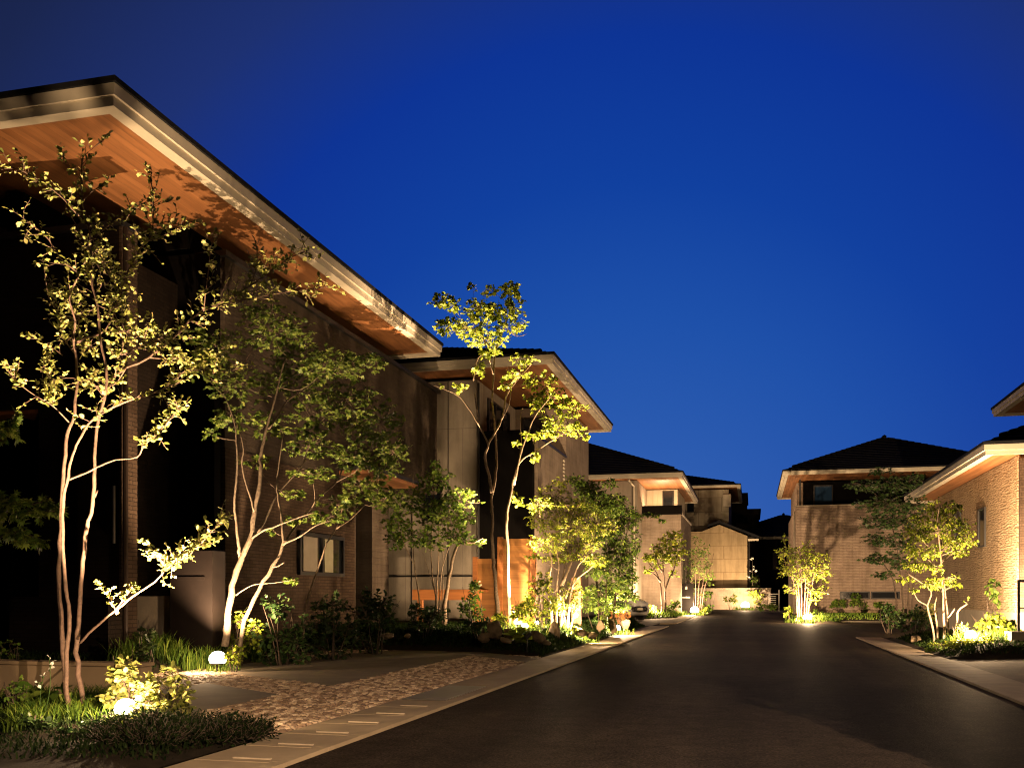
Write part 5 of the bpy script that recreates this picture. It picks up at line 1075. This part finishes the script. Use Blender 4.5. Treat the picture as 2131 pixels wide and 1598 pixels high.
rng_ = np.random.default_rng(77); pts_ = []
for (x_, y_) in lampspots:
    far_ = .55 if y_ > 34 else (.3 if y_ > 15 else .2)
    for _ in range(150):
        a_ = rng_.uniform(0, 6.28); r_ = far_*rng_.uniform(.35, 1.6); pts_.append((x_+r_*math.cos(a_), y_+r_*math.sin(a_)*.8+.02))
blades('grass', [p for p in pts_ if p[1] < 15], M['grass'], .07, .2, .006, 'bright grass blades hugging the two nearest lamps', 'grass', 21, .7)
blades('grass', [p for p in pts_ if 15 <= p[1] < 34], M['grass'], .10, .3, .009, 'bright grass blades around the lamps of the middle distance', 'grass', 22, .7)
blades('grass', [p for p in pts_ if p[1] >= 34], M['grass'], .12, .35, .02, 'bright grass blades around the far lamps', 'grass', 23, .7)
# unlit spike spotlight
p = P(1097, 1330, 16.9); t = thing('spike_spotlight', (p.x, p.y, gh(p.x, p.y)), 'small unlit black spike spotlight in the turf by the rocks', 'spotlight')
MB().tube([(p.x, p.y, gh(p.x, p.y)-.03), (p.x, p.y, p.z+.02)], .012, 8).build('stake', M['trim_dark'], t)
MB().tube([(p.x-.03, p.y, p.z+.03), (p.x+.05, p.y+.05, p.z+.10)], .04, 12).build('head', M['trim_dark'], t)
# ================================================================ CAR
def car():
    c = G(1322, 1291); o = thing('parked_car', (c.x-1.2, c.y+.8, .012), 'silver white small car parked nose out in the driveway, half hidden by shrubs', 'car')
    R = math.radians(-38)      # heading: nose towards the road and camera
    ox, oy = c.x-1.25, c.y+1.0
    def Tt(v): x, y, z = v; return (ox+x*math.cos(R)-y*math.sin(R), oy+x*math.sin(R)+y*math.cos(R), z+.012)
    def put(m, name, mat, par, smooth=False):
        m.v = [Tt(v) for v in m.v]; return m.build(name, mat, par, smooth)
    # stations x (rear -2.2 .. nose 1.7): half width low / high, belt z, roof z, roof half width
    st = [(-2.25, .55, .55, .70, .95, .50), (-2.15, .78, .76, .45, 1.25, .58), (-1.6, .84, .82, .22, 1.45, .62), (-.7, .85, .84, .20, 1.52, .64), (0.0, .85, .84, .20, 1.47, .62), (.55, .85, .84, .20, 1.18, .66), (.85, .85, .83, .20, 1.00, .72), (1.25, .84, .80, .20, .92, .70), (1.6, .80, .74, .22, .80, .62), (1.78, .68, .62, .30, .66, .52), (1.84, .5, .48, .38, .56, .42)]
    m = MB(); k = 10
    for x, wl, wb, zl, zr, wr in st:
        zb = min(zr-.04, .92); prof = [(0, zl), (wl*.85, zl), (wl, zl+.1), (wl, (zl+zb)/2), (wb, zb), (wr+(wb-wr)*.25, zb+(zr-zb)*.7), (wr*.9, zr-.01), (0, zr+.01)]
        m.v += [(x, -y, z) for y, z in prof]+[(x, y, z) for y, z in prof[::-1]]
    n = 16
    for i in range(len(st)-1):
        for j in range(n):
            j2 = (j+1) % n; m.f.append((i*n+j, i*n+j2, (i+1)*n+j2, (i+1)*n+j)); m.m.append(0)
    m.f += [tuple(range(n)), tuple((len(st)-1)*n+n-1-j for j in range(n))]; m.m += [0, 0]
    put(m, 'body', M['paint'], o, True)
    m = MB(); m.face([(.14, -.60, 1.45), (.14, .60, 1.45), (.90, .72, 1.02), (.90, -.72, 1.02)])
    put(m, 'windscreen', M['glass'], o)
    for s in (-1, 1):
        m = MB(); m.face([(-1.5, s*.79, 1.0), (.45, s*.80, 1.0), (-.0, s*.70, 1.36), (-1.3, s*.70, 1.36)]); put(m, 'side_window', M['glass'], o)
        m = MB(); m.v += []; m.lathe([(0, 0), (.06, .01), (.10, .03), (.11, .06)], (0, 0, 0), 10); m.v = [(1.70-v[2]*.8, s*.50+v[0]*1.5, .66+v[1]*.6) for v in m.v]; put(m, 'headlight', M['fascia'], o, True)
        m = MB(); m.box(1.70, 1.80, s*.50-.13, s*.50+.13, .36, .46, bev=.02); put(m, 'fog_light', M['trim_dark'], o)
        m = MB(); m.box(.35, .50, s*.86, s*1.0, .98, 1.10, bev=.03); put(m, 'wing_mirror', M['paint'], o)
        for x in (-1.45, 1.15):
            m = MB(); m.tube([(x, s*.68, .30), (x, s*.87, .30)], .30, 20); w = put(m, 'wheel', M['rubber'], o)
            m = MB(); m.tube([(x, s*.871, .30), (x, s*.88, .30)], .18, 12); put(m, 'rim', M['steel'], w)
    m = MB(); m.box(1.79, 1.86, -.33, .33, .42, .56, bev=.02); put(m, 'grille', M['trim_dark'], o)
    m = MB(); m.box(1.86, 1.88, -.16, .16, .44, .54); put(m, 'number_plate', M['fascia'], o)
car()
